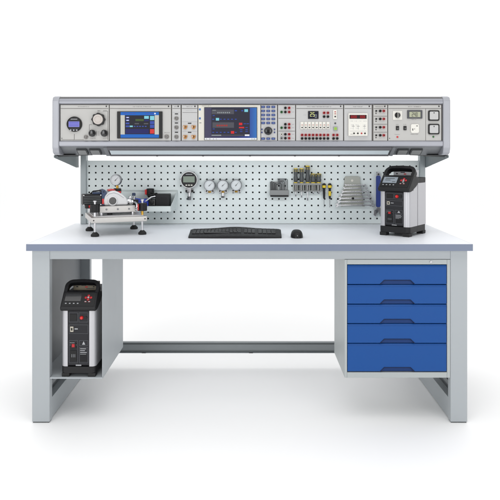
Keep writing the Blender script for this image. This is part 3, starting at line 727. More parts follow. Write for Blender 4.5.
# ------------------------------------------------------------------ gauges
def dial_gauge(t, r, th, needle, rim='steel', y=0., body=True, c=(0,0), under=None):
    """round gauge facing -y with its back at y"""
    b = MB(); b.lathe((c[0], y, c[1]), (0,-1,0), [(r*.9,0),(r,.003),(r,th-.003),(r*.97,th),(r*.88,th),(r*.86,th-.004,M['dial']),(0,th-.004,M['dial'])], M[rim], 40)
    gb = b.build('case', t)
    b = MB(); yy = y-th+.0038
    for k in range(21):
        a = math.radians(225-270*k/20); r0, r1 = r*(.66 if k % 5 == 0 else .72), r*.80
        mx = Matrix.Translation((c[0], yy, c[1])) @ Matrix.Rotation(-a, 4, 'Y'); b.M = mx
        b.box(r0, r1, -.0004, 0, -r*.012, r*.012, M['inkdk'])
    b.M = Matrix.Translation((c[0], yy-.001, c[1])) @ Matrix.Rotation(-needle, 4, 'Y')
    b.prism([(-r*.22, -r*.035), (r*.68, -r*.008), (r*.68, r*.008), (-r*.22, r*.035)], 'y', -.0006, 0, M['inkdk'])
    b.M = Matrix(); b.lathe((c[0], yy-.001, c[1]), (0,-1,0), [(r*.07,0),(r*.07,.0015),(0,.0018)], M['inkdk'], 12)
    b.build('needle', gb)
    return gb
YG = .7145
def onboard(px, py, Y=YG): return (WX(px, Y-.02), Y, WZ(py, Y-.02))
sp = S(YG-.02)
t = thing('digital_pressure_gauge', 'large round digital gauge with a grey display on the pegboard', 'pressure gauge', onboard(189.3, 179.7))
r = 8.6*sp
b = MB(); b.lathe((0,-.012,0), (0,-1,0), [(r*.92,0),(r,.004),(r,.022),(r*.96,.026),(r*.91,.026),(r*.9,.023,M['blackm']),(0,.023,M['blackm'])], M['satin'], 48); cs = b.build('case', t)
b = MB(); b.box(-5.8*sp, 5.6*sp, -.0362, -.0352, -2.5*sp, 3.5*sp, M['lcd'], .0005)
b.build('display', cs)
for u in (-2.6, 0, 2.6):
    b = MB(); b.box((u-.85)*sp, (u+.85)*sp, -.0368, -.0352, -5.9*sp, -4.7*sp, M['offw'], .0005); b.build('button', cs)
b = MB(); b.box(-3.2*sp, 3.2*sp, -.0345, -.0351, 5.2*sp, 5.8*sp, M['inklt'])
b.build('case_print', cs)
b = MB(); b.cyl((0,-.024,-8.4*sp), (0,-.024,-13*sp), .0115, M['steel'], 6); b.cyl((0,-.024,-13*sp), (0,-.024,-16.6*sp), .0075, M['steel'], 16); b.cyl((0,-.024,-16.6*sp), (0,-.024,-20.2*sp), .0105, M['steeldk'], 6)
b.build('stem', t)
b = MB()
for u in (-2.6, 2.6): b.box(u*sp-.006, u*sp+.006, -.03, 0, -12.6*sp, -10*sp, M['blackm'], .002)
b.box(-4*sp, 4*sp, -.010, 0, -12.4*sp, -9.2*sp, M['satin'], .001); b.build('wall_clip', t)
for k, (px, py, nd, desc) in enumerate(((209.6, 185.3, 45, 'small dial gauge hung next to the large digital gauge'), (222.9, 185.3, 42, 'middle dial gauge of three, with a long stem below'), (236.2, 185.0, 50, 'small dial gauge at the far right of the row of gauges'))):
    t = thing('dial_gauge', desc, 'pressure gauge', onboard(px, py), 0, 'dial gauges hung on the pegboard')
    dial_gauge(t, 5.7*sp, .026, math.radians(nd), 'rimgrey', -.012)
    b = MB(); b.box(-4.4*sp, 4.4*sp, -.010, 0, -7.6*sp, -4.0*sp, M['satin'], .0012)
    for u in (-3.2, 3.2): b.lathe((u*sp, -.0100, -5.9*sp), (0,-1,0), [(.0042,0),(.0042,.002),(0,.002)], M['inkdk'], 14)
    b.build('holder', t)
    for u in (-3.6, 3.6):
        b = MB(); b.tube([(u*sp, -.002, 5.6*sp), (u*sp, -.012, 5.7*sp), (u*sp*.6, -.018, 5.75*sp)], .0016, M['greydk'], 8); b.build('hook', t)
    b = MB(); b.cyl((0,-.022,-5.0*sp), (0,-.022,-7.4*sp), .0085, M['brass'], 6)
    if k == 1: b.cyl((0,-.022,-7.4*sp), (0,-.022,-10.6*sp), .0075, M['steel'], 16); b.cyl((0,-.022,-10.6*sp), (0,-.022,-12.4*sp), .0095, M['steeldk'], 6)
    b.build('fitting', t)

# ------------------------------------------------------------------ hex keys in a holder
P0 = onboard(279.3, 190)


t = thing('hex_key_holder', 'grey two tone block holding dark hex keys on the pegboard', 'tool holder', P0)
b = MB(); b.box(-9.4*sp, 9.4*sp, -.034, -.001, -5.0*sp, 0, M['grey'], .002); b.build('block', t)
b = MB(); b.box(-9.0*sp, 9.2*sp, -.032, -.002, -6.7*sp, -5.05*sp, M['blackm'], .001); b.build('base_strip', t)
b = MB(); b.box(-9.2*sp, -1.2*sp, -.008, -.001, .0005, 8.2*sp, M['grey'], .001); b.build('back_plate', t)
kd = ['shortest','second shortest','third shortest','third longest','second longest','longest']
for k in range(6):
    x = P0[0]+(8.6-1.35*k-.8)*sp if False else P0[0]+(-.2+1.45*k)*sp
    hgt = (10.6-.95*(5-k)*.5)*sp; arm = (8.0-1.2*k)*.0+ (2.0+.95*(5-k))*sp*.75
    rr = .0024+.00032*k
    yk = P0[1]-.012-.0045*(k % 2)
    top = P0[2]+(11.0-1.05*k)*sp
    xk = P0[0]+(8.2-1.5*k)*sp-0
    b = MB(Matrix.Translation((-xk, -yk, -P0[2])))
    x2 = P0[0]+(-1.9)*sp if k < 5 else xk-.006
    b.tube([(xk, yk, P0[2]-.004), (xk, yk, top-.006), (xk-.0018, yk, top-.0018), (xk-.006, yk, top), (min(x2+.0012*k, xk-.009), yk, top)], rr*.72, M['steeldk'] if k % 2 else M['greydk'], 6)
    o = b.build('hex_key', None, (xk, yk, P0[2]))
    tag(o, ['outermost and tallest dark hex key, at the right of the holder','second hex key in from the right of the holder','third hex key in from the right of the holder','fourth hex key in from the right of the holder','fifth hex key in from the right of the holder','shortest inner hex key, sixth from the right of the holder'][k], 'hex key', 'hex keys in the grey holder')
for k in range(4):
    xk = P0[0]+(-8.4+1.7*k)*sp; yk = P0[1]-.014; top = P0[2]+(8.4-.9*k)*sp
    b = MB(Matrix.Translation((-xk, -yk, -P0[2]))); b.tube([(xk, yk, P0[2]-.004), (xk, yk, top-.005), (xk+.0015, yk, top-.0015), (xk+.005, yk, top), (xk+.008+.001*k, yk, top)], .0022, M['greydk'], 6)
    o = b.build('hex_key', None, (xk, yk, P0[2]))
    tag(o, ['leftmost small hex key in the grey holder','second small hex key from the left of the holder','third small hex key from the left of the holder','fourth small hex key from the left of the holder'][k], 'hex key', 'hex keys in the grey holder')

# ------------------------------------------------------------------ screwdrivers
P1 = onboard(307.3, 183)
t = thing('screwdriver_rack', 'grey slotted metal rack holding five screwdrivers on the pegboard', 'tool rack', P1)
b = MB(); b.box(-13.8*sp, 13.8*sp, -.004, -.001, -9*sp, .5*sp, M['grey'], .0008)
for u in (-13.4, -10.3, -7.2, -4.1, -1.2, 2.0, 4.6, 7.4, 10.2, 13.2): b.box((u-.35)*sp, (u+.35)*sp, -.030, -.0042, -8.6*sp, 0, M['wrack'], .0006)
b.box(-13.8*sp, 13.8*sp, -.033, -.0302, -2.0*sp, 0, M['grey'], .0006); b.box(-13.8*sp, 13.8*sp, -.033, -.0302, -8.6*sp, -7.4*sp, M['grey'], .0006)
b.build('slotted_plate', t)
def screwdriver(label, px, ytop, ybot, ytip, wd, group, small=False, tone='greydk'):
    Y = YG-.017
    t = thing('screwdriver', label, 'screwdriver', (WX(px, Y), Y, WZ(ybot, Y)), 0, group)
    s_ = S(Y); L = (ybot-ytop)*s_; r = wd*s_/2
    if not small:
        b = MB(); b.lathe((0,0,.004), (0,0,1), [(r*.62,0),(r*.95,L*.12),(r*1.0,L*.3),(r*.78,L*.48),(r*.92,L*.62),(r*1.0,L*.8),(r*.93,L*.93)], M[tone], 12); hb = b.build('handle', t)
        b = MB()
        for k in range(6):
            a = PI/6+k*PI/3; b.box(r*.96*math.cos(a)-.0009, r*.96*math.cos(a)+.0009, r*.96*math.sin(a)-.0009, r*.96*math.sin(a)+.0009, L*.80, L*.92, M['yellow'])
        b.build('grip_stripe', hb)
        b = MB(); b.lathe((0,0,.004), (0,0,1), [(r*.94,L*.931),(r*.9,L*.985),(r*.6,L),(0,L)], M['yellow'], 12); b.build('end_cap', t)
        b = MB(); b.lathe((0,0,-.003), (0,0,1), [(r*.6,0),(r*.9,.002),(r*.84,.0072)], M['yellow'], 12); b.build('collar', t)
        rb = .0027
    else:
        b = MB(); b.lathe((0,0,0), (0,0,1), [(r*.42,0),(r*.6,L*.12),(r*.7,L*.5),(r*.62,L*.62),(r*1.0,L*.72),(r*.98,L*.93),(r*.6,L),(0,L)], M['blackm'], 12); hb = b.build('handle', t)
        b = MB(); b.lathe((0,0,0), (0,0,1), [(r*.90,L*.70),(r*1.06,L*.73),(r*1.06,L*.86),(r*.9,L*.89)], M['yellow'], 12)
        if tone == 'y': b.lathe((0,0,0), (0,0,1), [(r*.62,L*.2),(r*.76,L*.22),(r*.8,L*.45),(r*.7,L*.5)], M['yellow'], 12)
        b.build('grip_band', hb); rb = .0013
    Lb = (ytip-ybot)*s_
    b = MB(); b.cyl((0,0,-Lb*.85), (0,0,-.002), rb, M['steel' if not small else 'steeldk'], 10); b.prism([(-rb*1.3, -Lb), (rb*1.3, -Lb), (rb, -Lb*.84), (-rb, -Lb*.84)], 'y', -rb*.4, rb*.4, M['steeldk']); b.build('blade', t)
    return t
gS = 'yellow capped screwdrivers in the rack'
screwdriver('tall grey screwdriver at the left end of the rack', 295.7, 169, 183, 196.5, 4.3, gS)
screwdriver('tall grey screwdriver second from the left in the rack', 301.6, 169, 183, 197.5, 4.3, gS)
screwdriver('tallest screwdriver, in the middle of the rack, with the longest blade', 307.6, 166.3, 183, 200.5, 4.6, gS)
screwdriver('stubby grey screwdriver next to the tallest one in the rack', 313.2, 174.4, 183, 194, 5.3, gS)
screwdriver('stubby grey screwdriver at the right end of the rack', 318.7, 174.4, 183, 194, 5.3, gS)
gT = 'thin black and yellow precision screwdrivers'
for k, (px, lb, tn) in enumerate(((324.1, 'thin black precision screwdriver with one yellow band, beside the rack', 'k'), (329.8, 'thin precision screwdriver with extra yellow on its lower grip', 'y'))):
    screwdriver(lb, px, 183.3, 199, 207.3, 3.6, gT, True, tn)
    # its clip stays with the board
    c = onboard(px, 192); q = MB(); q.box(-.009, .009, -.0035, -.0005, -.004, .004, M['satin'], .0008)
    for u in (-.0085, .0070): q.box(u, u+.0015, -.019, -.0037, -.003, .003, M['satin'])
    tag(q.build('tool_clip', None, c), ['small metal clip holding the one banded precision screwdriver','small metal clip holding the precision screwdriver with more yellow'][k], 'tool clip', 'clips of the precision screwdrivers')

# ------------------------------------------------------------------ wrenches in a rack
P2 = onboard(352.6, 195)
t = thing('wrench_rack', 'grey tapered plastic rack holding a set of chrome wrenches', 'tool rack', P2)
def rz_(py): return (195-py)*sp
b = MB(); b.prism([(-6.6*sp, rz_(176.4)), (6.4*sp, rz_(176.4)), (7.7*sp, rz_(177.6)), (7.9*sp, rz_(182.7)), (11.6*sp, rz_(206.4)), (-11.8*sp, rz_(206.4)), (-7.9*sp, rz_(182.7)), (-7.7*sp, rz_(177.6))], 'y', -.012, -.001, M['wrack'], .0015)
b.build('back_plate', t)
b = MB(); b.lathe((-.2*sp, -.0121, rz_(180.6)), (0,-1,0), [(.006,0),(.006,.001),(.0035,.0015),(0,.0015)], M['offw'], 16); b.build('hanger_boss', t)
rows = [185.2, 188.3, 191.7, 195.0, 198.4, 201.8, 205.2]
for k, y in enumerate(rows):
    w = (7.0+.6*k)*sp
    for u in (-1, 1): b = MB(); b.box(u*w-.004*u, u*w+.006*u, -.0245, -.0122, rz_(y)-1.45*sp, rz_(y)-.7*sp, M['wrack'], .0008); b.build('slot', t)
b = MB(); b.lathe((.1*sp, -.0265, rz_(198.3)), (0,-1,0), [(.0062,0),(.0062,.003),(.004,.0045),(0,.0045)], M['black'], 16); b.build('lock_screw', t)
nm = ['shortest chrome wrench, topmost in the rack','second chrome wrench from the top of the rack','third chrome wrench from the top of the rack','middle chrome wrench, fourth of seven in the rack','fifth chrome wrench from the top of the rack','sixth chrome wrench from the top, above the longest','longest chrome wrench at the bottom of the rack']
for k, y in enumerate(rows):
    xa = 344.2-1.5*k; xb = 366.0+1.42*k
    o = Vector((WX((xa+xb)/2, YG-.02), YG-.0185, WZ(y, YG-.02)))
    hl = (xb-xa)/2*sp; e = .0052+.00045*k
    b = MB()
    b.box(-hl+e*1.5, hl-e*1.6, -.0022, .0022, -.0027-.0001*k, .0027+.0001*k, M['steel'], .0012, 2)
    # ring end
    R0 = hl-e; n = 20
    ring = [[b._v((R0+rr*math.cos(2*PI*i/n), yy, rr*math.sin(2*PI*i/n)-.0004)) for i in range(n)] for rr, yy in ((e*1.15,-.0035),(e*1.15,.0035),(e*.66,.0035),(e*.66,-.0035))]
    for q in range(4):
        for i in range(n):
            f_ = b.bm.faces.new((ring[q][i], ring[q][(i+1) % n], ring[(q+1) % 4][(i+1) % n], ring[(q+1) % 4][i])); f_.material_index = 0
    # open jaw
    J = -hl+e; a0 = math.radians(195)
    pts = []
    for i in range(15):
        a = a0+math.radians(38)+math.radians(284)*i/14; pts.append((J+e*1.25*math.cos(a), e*1.25*math.sin(a)))
    c_, s_ = math.cos(a0), math.sin(a0)
    for u, v in ((1.0,-.5),(-.15,-.5),(-.15,.5),(1.0,.5)): pts.append((J+e*(u*c_-v*s_), e*(u*s_+v*c_)))
    b.prism(pts, 'y', -.003, .003, M['steel'], .0006, 1)
    tag(b.build('combination_wrench', None, o), nm[k], 'wrench', 'chrome wrenches in the rack')

# blue handled adjustable wrench hanging head down
o = onboard(378.4, 190)
t = thing('adjustable_wrench', 'blue handled adjustable wrench hanging half behind the calibrator', 'adjustable wrench', (o[0], o[1]-.016, o[2]))
b = MB(); b.prism(rrect(-2.2*sp, 2.2*sp, -17.2*sp, 14.5*sp, .009, 5), 'y', -.006, .006, M['toolblue'], .003, 3); b.build('grip', t)
b = MB(); b.lathe((0,.004,15.8*sp), (0,-1,0), [(2.0*sp,0),(2.2*sp,.002),(2.2*sp,.008),(2.0*sp,.0095),(.9*sp,.0095),(.9*sp,.006,M['inkdk']),(0,.006,M['inkdk'])], M['steel'], 24)
b.build('hanging_eye', t)
b = MB(); b.prism([(-1.6*sp, -17*sp), (1.6*sp, -17*sp), (3.4*sp, -19*sp), (3.8*sp, -25*sp), (1.6*sp, -26.8*sp), (1.2*sp, -22.2*sp), (-2.6*sp, -21.6*sp), (-3.6*sp, -19.4*sp)], 'y', -.007, .007, M['steel'], .0016); b.build('fixed_jaw', t)
b = MB(); b.prism([(-4.6*sp, -19.2*sp), (-2.8*sp, -22*sp), (-.6*sp, -22.4*sp), (-2.6*sp, -26.6*sp), (-5.0*sp, -25*sp)], 'y', -.0055, .0055, M['steel'], .0012); b.build('sliding_jaw', t)
b = MB(); b.cyl((-3.4*sp,-.0075,-20.6*sp), (-.4*sp,-.0075,-20.9*sp), .0042, M['steeldk'], 12, ch=.0008); b.build('screw', t)
b = MB(); b.cyl((0, 0, 15.8*sp), (0, .0150, 15.8*sp), .0028, M['steel'], 10); b.build('hook', t)

# ------------------------------------------------------------------ tray on the pegboard and what lies in it
YT = .60
tz0, tz1 = WZ(211.6, YT), WZ(206.6, YT); xa, xb = WX(110, YT), WX(170.5, YT); xbk = WX(177, .70)
ztop = WZ(190.6, .705)
t = thing('parts_tray', 'pale grey sheet metal tray hooked low on the left of the pegboard', 'tray', (xa, YG, tz0))
T3 = Matrix.Translation((-xa, -YG, -tz0))
b = MB(T3)
b.box(xa, xb, YT, YG-.002, tz0, tz0+.002, M['peg'])                                    # bottom
b.box(xa, xb, YT-.0022, YT-.0002, tz0, tz1, M['peg'], .0006)                           # front lip
b.box(xa, xb, YT-.0020, YT+.006, tz1+.0001, tz1+.002, M['peg'], .0005)
b.box(xa, xbk, YG-.003, YG-.001, tz0, ztop, M['peg'])                                   # back
b.box(xa, xbk, YG-.012, YG-.001, ztop+.0001, ztop+.0025, M['peg'], .0005)
b.build('shell', t)
def endp(x_f, x_b, name):
    b = MB(T3); w = .002
    P = [(x_f, YT-.0022, tz0), (x_f, YT-.0022, tz1), (x_b, YG-.001, ztop), (x_b*.5+x_f*.5, YG-.001, tz0)]
    v0 = [b._v(p) for p in P]; v1 = [b._v((p[0]+w, p[1], p[2])) for p in P]
    fs = [b.bm.faces.new(v0), b.bm.faces.new(v1[::-1])]+[b.bm.faces.new((v0[i], v1[i], v1[(i+1) % 4], v0[(i+1) % 4])) for i in range(4)]
    for f_ in fs: f_.material_index = b.mi(M['peg'])
    bmesh.ops.recalc_face_normals(b.bm, faces=fs); return b.build(name, t)
endp(xb+.0005, xbk+.0005, 'end_plate'); endp(xa-.0025, xa-.0025, 'end_plate')
tb = tz0+.0022
def tx(px): return WX(px, .65)
b = MB(); b.box(-.036, .036, -.03, .03, 0, .082, M['blackm'], .004, 3); b.box(-.030, .030, -.0308, -.0302, .030, .074, M['dkpanel'])
for k in range(7): b.box(-.026, .026, -.0315, -.0309, .034+.0052*k, .0365+.0052*k, M['black'])
tag(b.build('pump_case', None, (tx(163), .66, tb)), 'black ribbed plastic case in the right end of the tray', 'case')
b = MB(); b.box(-.018, .018, -.022, .022, 0, .056, M['gloss'], .006, 3); b.lathe((0,-.0222,.042), (0,-1,0), [(.011,0),(.011,.004),(.008,.006),(0,.006)], M['blackm'], 20)
tag(b.build('black_adapter', None, (tx(152.6), .645, tb)), 'small glossy black adapter with a round boss beside the ribbed case', 'adapter')
t2 = thing('valve_fitting', 'red and black knobbed valve standing up in the tray', 'valve', (tx(149.6), .672, tb))
b = MB(); b.cyl((0,0,0), (0,0,.072), .006, M['steel'], 14); b.box(-.012, .012, -.009, .009, .030, .048, M['steel'], .002); b.build('stem', t2)
b = MB(); b.cyl((0,0,.0722), (0,0,.108), .020, M['blackm'], 14, ch=.003); b.build('knob', t2)
b = MB(); b.cyl((-.0205,-.008,.078), (-.0205,-.008,.103), .006, M['redb'], 12); b.build('indicator', t2)
t2 = thing('sample_bottle', 'small clear bluish bottle standing in the tray', 'bottle', (tx(133.4), .66, tb))
b = MB(); b.lathe((0,0,0), (0,0,1), [(.010,0),(.0125,.003),(.0125,.060),(.008,.068),(.008,.0735)], M['lcdgrey'], 18); b.build('body', t2)
b = MB(); b.lathe((0,0,.0737), (0,0,1), [(.0095,0),(.0085,.011),(.007,.013),(0,.013)], M['navy'], 16); b.build('cap', t2)
b = MB(); b.tube([(math.cos(a)*.034, math.sin(a)*.024, .004*math.sin(a*2)+.0074*(k/24)) for k, a in enumerate([2*PI*i/24 for i in range(169)])], .0036, M['hose'], 8)
tag(b.build('hose_coil', None, (tx(142.4), .636, tb+.006)), 'coiled bright blue hose lying in the tray', 'hose')
b = MB(); b.tube([(0,0,.006), (.02,-.004,.008), (.04,-.004,.022), (.055,0,.034), (.075,.006,.038)], .0045, M['steel'], 10); b.cyl((-.014,0,.006), (.004,0,.006), .008, M['steel'], 6)
cb = MB(); cb.tube([(math.cos(a)*(.020+.004*math.sin(3.3*a)), math.sin(a)*.012, .003+.0052*(k/16)+.003*math.sin(2.6*a)) for k, a in enumerate([2*PI*i/16 for i in range(70)])], .0028, M['rubber'], 8)
tag(cb.build('cable_bundle', None, (tx(152.6), .640, tb+.060)), 'looped black cable lying on the small black adapter in the tray', 'cable')
tag(b.build('metal_pipe', None, (tx(141), .622, tb+.034)), 'bent shiny metal pipe beside the blue hose in the tray', 'pipe')

# ------------------------------------------------------------------ hand pump on its levelling platform
pm = thing('pressure_test_pump', 'bench pressure pump with a pale cowl and dial gauge on four black feet', 'test pump', (-.617, .363, DESK), math.radians(20))
b = MB(); b.box(-.122, .122, -.128, .128, .060, .084, M['cast'], .003, 2); b.box(-.108, .108, -.114, .114, .0842, .088, M['satin'], .001); b.build('platform', pm)
b = MB()
for u in (-.112, .112): b.lathe((u, -.1281, .072), (0,-1,0), [(.003,0),(.003,.0012),(0,.0012)], M['inkdk'], 12)
b.build('screw', pm)
for sx in (-1, 1):
    for sy in (-1, 1):
        x, y = sx*.104, sy*.107
        b = MB(); b.lathe((x,y,0), (0,0,1), [(.017,0),(.0185,.003),(.018,.009),(.010,.017),(.008,.019)], M['rubber'], 24); ft = b.build('foot', pm)
        b = MB(); b.cyl((x,y,.0192), (x,y,.0598), .0045, M['steel'], 12); b.build('rod', pm)
        b = MB(); b.cyl((x,y,.0882), (x,y,.107), .0055, M['brass' if sx > 0 else 'steel'], 12); b.build('rod', pm)
        b = MB(); n = 12
        pts = [(x+(.0205+.0010*math.cos(12*a))*math.cos(a), y+(.0205+.0010*math.cos(12*a))*math.sin(a)) for a in [2*PI*i/72 for i in range(72)]]
        b.prism(pts, 'z', .106, .141, M['blackm'], .005, 3); kn = b.build('knob', pm)
        b = MB(); b.cyl((x,y,.1412), (x,y,.1505), .0045, M['steel'], 12); b.cyl((x,y,.1506), (x,y,.157), .008, M['steel'], 16, ch=.001); b.build('knob_cap', kn)
        if (sx, sy) in ((-1, 1), (1, -1)):
            b = MB(); b.box(x-.006 if sx < 0 else x-.0240, x+.008 if sx < 0 else x-.0205, y-.0235, y-.008, .110, .138, M['redb'], .001); b.build('red_marker', kn)
b = MB(); b.box(-.080, .078, -.076, -.052, .100, .128, M['cast'], .002); b.box(-.080, .078, .052, .076, .100, .128, M['cast'], .002)
b.box(-.080, -.060, -.0518, .0518, .102, .126, M['cast'], .002); b.box(.058, .078, -.0518, .0518, .102, .126, M['cast'], .002)
for u in (-.07, .068):
    for v in (-.064, .064): b.cyl((u,v,.0881), (u,v,.0999), .006, M['steel'], 12)
b.build('bed_frame', pm)
b = MB(); b.cyl((-.058,-.045,.098), (.09,-.045,.098), .0055, M['steel'], 14); b.build('pressure_line', pm)
# cowl: rounded hood tapering to the right
ou = [(-.056,.1285),(-.060,.150),(-.053,.174),(-.036,.191),(-.014,.196),(.006,.190),(.024,.177),(.040,.162),(.050,.150),(.050,.1285)]
b = MB(); b.prism(ou, 'y', -.050, .050, M['cowl'], .016, 5); cw = b.build('cowl', pm)
b = MB(); b.lathe((-.020,-.0495,.150), (0,-1,0), [(.023,0),(.023,.003),(.020,.0055),(.0165,.0055),(.0155,.0012,M['gloss']),(0,.0012,M['gloss'])], M['cowl'], 32); b.build('window', cw)
b = MB(); b.tube([(-.048,-.0503,.170), (-.036,-.0503,.181), (-.014,-.0503,.186), (.004,-.0503,.180), (.030,-.0503,.162)], .0012, M['inklt'], 6); b.build('seam', cw)
b = MB(); b.box(-.150, -.068, -.050, .022, .132, .180, M['blackm'], .004, 2); b.box(-.146, -.072, -.0508, -.0502, .138, .174, M['black']); b.build('motor_box', pm)
b = MB(); b.prism([(-.0675,.130),(-.0675,.196),(-.052,.200),(-.044,.186),(-.0575,.15),(-.054,.130)], 'y', -.046, .046, M['navy'], .002); b.box(-.105, -.069, -.03, .02, .1802, .188, M['navy'], .002); b.build('blue_bracket', pm)
b = MB(); b.box(-.066, -.0575, -.0485, -.0462, .136, .160, M['redb'], .001); b.build('red_clamp', pm); b = MB(); b.prism([(-.036,.1925),(-.032,.198),(-.014,.2005),(-.004,.1978),(-.004,.1955),(-.015,.1968)], 'y', -.030, .030, M['redb'], .001); b.build('red_clamp', pm)
b = MB(); b.lathe((.0505,-.02,.142), (1,0,-.10), [(.012,0),(.014,.006),(.014,.014),(.010,.018),(.010,.026),(0,.026)], M['steel'], 18); b.ball((.064,-.02,.159), .008, M['steel']); b.build('outlet_fitting', pm)
b = MB()
for k in range(5): b.box(-.147, -.071, -.0535, -.0512, .140+.0075*k, .1435+.0075*k, M['greydk'], .0006)
b.build('motor_fins', pm)
for u, v in ((-.146,.135),(-.072,.135),(-.146,.177),(-.072,.177)):
    b = MB(); b.cyl((u,-.0502,v), (u,-.0525,v), .0022, M['steel'], 10); b.build('motor_screw', pm)
b = MB(); b.tube([(.0775,-.02,.140), (.084,-.025,.140), (.090,-.045,.134), (.088,-.062,.120), (.082,-.070,.1145)], .0042, M['steel'], 10); b.build('outlet_pipe', pm)
for u in (-.05, 0, .05):
    b = MB(); b.lathe((u,-.0762,.114), (0,-1,0), [(.0042,0),(.0042,.002),(.003,.003),(0,.003)], M['steeldk'], 6); b.build('bed_bolt', pm)
b = MB(); b.cyl((-.03,-.03,.0882), (-.03,-.03,.0998), .013, M['blackm'], 20); b.build('damper', pm)
b = MB(); b.box(.006, .036, .045, .075, .128, .150, M['greydk'], .002); b.build('valve_block', pm)
b = MB(); b.tube([(-.056,-.046,.190), (-.075,-.030,.196), (-.100,-.005,.192), (-.112,.012,.178)], .0032, M['rubber'], 8); b.build('air_hose', pm)
# gauge on the pump
gx, gy = .018, .062; gz = .235
b = MB(); b.cyl((gx,gy,.128), (gx,gy,.176), .008, M['steel'], 14); b.cyl((gx,gy,.1762), (gx,gy,.199), .019, M['blackm'], 16, ch=.003); b.build('gauge_valve', pm)
b = MB(); b.cyl((gx,gy,.1992), (gx,gy,.2125), .0065, M['brass'], 6); b.build('gauge_neck', pm)
b = MB(); b.box(gx-.014, gx+.014, gy-.0215, gy-.0185, .178, .186, M['redb'], .001); b.build('red_collar', pm)
gb = dial_gauge(pm, .0262, .024, math.radians(45), 'rimgrey', 0., c=(0,0)); gb.location = (gx, gy+.010, gz+.0035); gb.rotation_euler = (0,0,math.radians(-26))

# ------------------------------------------------------------------ keyboard and mouse
kw = .204; ky0, ky1 = .163, .345
kb = thing('keyboard', 'black curved computer keyboard lying on the desk', 'keyboard', (-.0645, ky0, DESK))
dk = ky1-ky0
def kz(u, v):     # surface height of the case: u -1..1 across, v 0..1 front to back
    return .009+.016*v+.009*math.exp(-(u/.42)**2)*v*v + .004*(1-v)*math.exp(-(u/.5)**2)
def kyb(u): return dk*(1-.10*abs(u)**2.2)
NX, NY = 40, 10
b = MB(); mi = b.mi(M['blackm']); g1 = []; g0 = []
for i in range(NX+1):
    u = -1+2*i/NX; col1 = []; col0 = []
    for j in range(NY+1):
        v = j/NY; y = v*kyb(u)+.006*abs(u)**3*(1-v); x = u*(kw-.004*(1-v))
        ed = min(1, (1-abs(u))*18, v*10+.25, (1-v)*10+.25); z = kz(u, v)*(.72+.28*ed)
        col1.append(b._v((x, y, z))); col0.append(b._v((x, y, .0015)))
    g1.append(col1); g0.append(col0)
for i in range(NX):
    for j in range(NY):
        b.bm.faces.new((g1[i][j], g1[i+1][j], g1[i+1][j+1], g1[i][j+1])); b.bm.faces.new((g0[i][j], g0[i][j+1], g0[i+1][j+1], g0[i+1][j]))
for i in range(NX):
    for j in (0, NY): b.bm.faces.new((g1[i][j], g1[i+1][j], g0[i+1][j], g0[i][j]))
for j in range(NY):
    for i in (0, NX): b.bm.faces.new((g1[i][j], g1[i][j+1], g0[i][j+1], g0[i][j]))
bmesh.ops.recalc_face_normals(b.bm, faces=b.bm.faces)
b.build('case', kb)
b = MB(); KT = mat('key cap plastic', (24,24,27), .36, bump=.04)
rowsv = [.33, .44, .55, .66, .79]
def keycap(u0, u1, v, h):
    um = (u0+u1)/2; y = v*kyb(um); z = kz(um, v); tl = math.atan2(.016, dk)
    b.M = Matrix.Translation((um*kw, y, z-.001)) @ Matrix.Rotation(tl, 4, 'X')
    b.box(-(u1-u0)/2*kw+.0011, (u1-u0)/2*kw-.0011, -h/2+.001, h/2-.001, 0, .0046, KT, .0014, 1)
for r_, v in enumerate(rowsv):
    hh = .0175 if r_ < 4 else .011
    if r_ == 0: spans = [.07,.07,.07,.44,.07,.07,.07]
    else: spans = [(.09 if r_ < 4 else .07)]+[.0815]*11+[.11]
    tot = sum(spans); u = -.93; kx = 1.06/tot
    for w_ in spans: keycap(u, u+w_*kx, v, hh); u += w_*kx
    for q in range(3): keycap(.18+.083*q, .18+.083*(q+1), v, hh)
    for q in range(4): keycap(.485+.095*q, .485+.095*(q+1), v, hh)
b.build('keys', kb)
ms = thing('mouse', 'small black computer mouse to the right of the keyboard', 'mouse', (WX(296.8, .2), .205, DESK))
b = MB(); mi = b.mi(M['black']); rings = []
for j in range(9):
    v = j/8; zz = .031*math.sin(PI/2*v); sc_ = math.cos(PI/2*v*.97)**.55 if v > 0 else 1
    rings.append([b._v((.0265*sc_*math.copysign(abs(math.cos(a))**.85, math.cos(a))*(1-.06*math.sin(a)), .045*sc_*math.sin(a)+.004*v, .001+zz)) for a in [2*PI*i/32 for i in range(32)]])
for a_, c_ in zip(rings, rings[1:]):
    for i in range(32): b.bm.faces.new((a_[i], a_[(i+1) % 32], c_[(i+1) % 32], c_[i]))
b.bm.faces.new(rings[0][::-1]); b.bm.faces.new(rings[-1]); b.build('shell', ms)
b = MB(); b.cyl((-.0032,.020,.0235), (.0032,.020,.0235), .0065, M['greydk'], 16); b.build('scroll_wheel', ms)
b = MB(); b.lathe((0,-.0425,.0115), (0,-.9,.4), [(.0022,0),(.0022,.001),(0,.001)], M['grey'], 10); b.build('marker', ms)

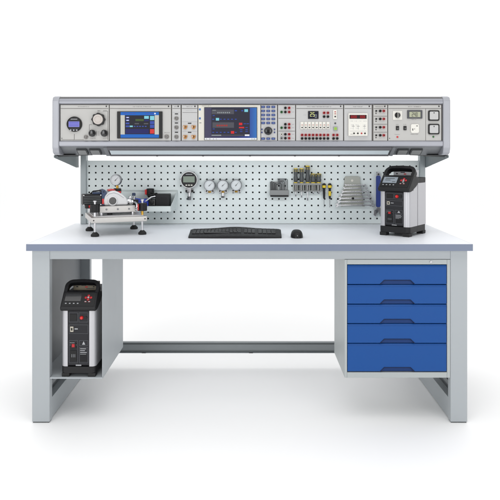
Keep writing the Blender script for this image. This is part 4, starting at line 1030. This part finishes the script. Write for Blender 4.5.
# ------------------------------------------------------------------ light
w = bpy.data.worlds.new('World'); bpy.context.scene.world = w; w.use_nodes = True
nt = w.node_tree; bg = nt.nodes['Background']
tc = nt.nodes.new('ShaderNodeTexCoord'); sp_ = nt.nodes.new('ShaderNodeSeparateXYZ'); nt.links.new(tc.outputs['Generated'], sp_.inputs[0])
mr = nt.nodes.new('ShaderNodeMapRange'); mr.interpolation_type = 'SMOOTHSTEP'
mr.inputs['From Min'].default_value = -.6; mr.inputs['From Max'].default_value = 1.0; mr.inputs['To Min'].default_value = .42; mr.inputs['To Max'].default_value = 1.44
ma = nt.nodes.new('ShaderNodeMath'); ma.operation = 'MULTIPLY_ADD'; ma.inputs[1].default_value = .55
nt.links.new(sp_.outputs[2], ma.inputs[0]); nt.links.new(sp_.outputs[1], ma.inputs[2]); nt.links.new(ma.outputs[0], mr.inputs['Value']); nt.links.new(mr.outputs['Result'], bg.inputs['Strength'])
bg.inputs['Color'].default_value = (1, 1, 1, 1)
def area(name, loc, tgt, sx, sy, power, col=(1,1,1)):
    l = bpy.data.lights.new(name, 'AREA'); l.shape = 'RECTANGLE'; l.size = sx; l.size_y = sy; l.energy = power; l.color = col
    o = bpy.data.objects.new(name, l); C.objects.link(o); o.location = loc
    o.rotation_euler = (Vector(tgt)-Vector(loc)).to_track_quat('-Z', 'Y').to_euler(); return o
area('overhead_softbox', (0, -2.3, 4.2), (0, -.9, 0), 4.5, 2.5, 60)
area('console_lamp', (0, Yc+.098, 1.083), (0, .60, .74), 1.26, .025, 1.3, (.96,.985,1))
area('front_softbox', (-1.9, -3.8, 1.5), (0, .3, .8), 2.2, 2.2, 48)
area('front_softbox', (2.2, -3.8, 1.4), (0, .3, .8), 2.0, 2.0, 34)

cam = bpy.data.cameras.new('camera'); co = bpy.data.objects.new('camera', cam); C.objects.link(co)
co.location = (0, -D, H); co.rotation_euler = (PI/2, 0, 0)
cam.sensor_width = 36; cam.lens = 36*(D/MPP)/500; cam.shift_y = -.2; cam.clip_end = 200; cam.clip_start = .05
sc_ = bpy.context.scene; sc_.camera = co
sc_.view_settings.view_transform = 'Standard'; sc_.view_settings.look = 'None'; sc_.view_settings.gamma = 1; sc_.view_settings.exposure = 0
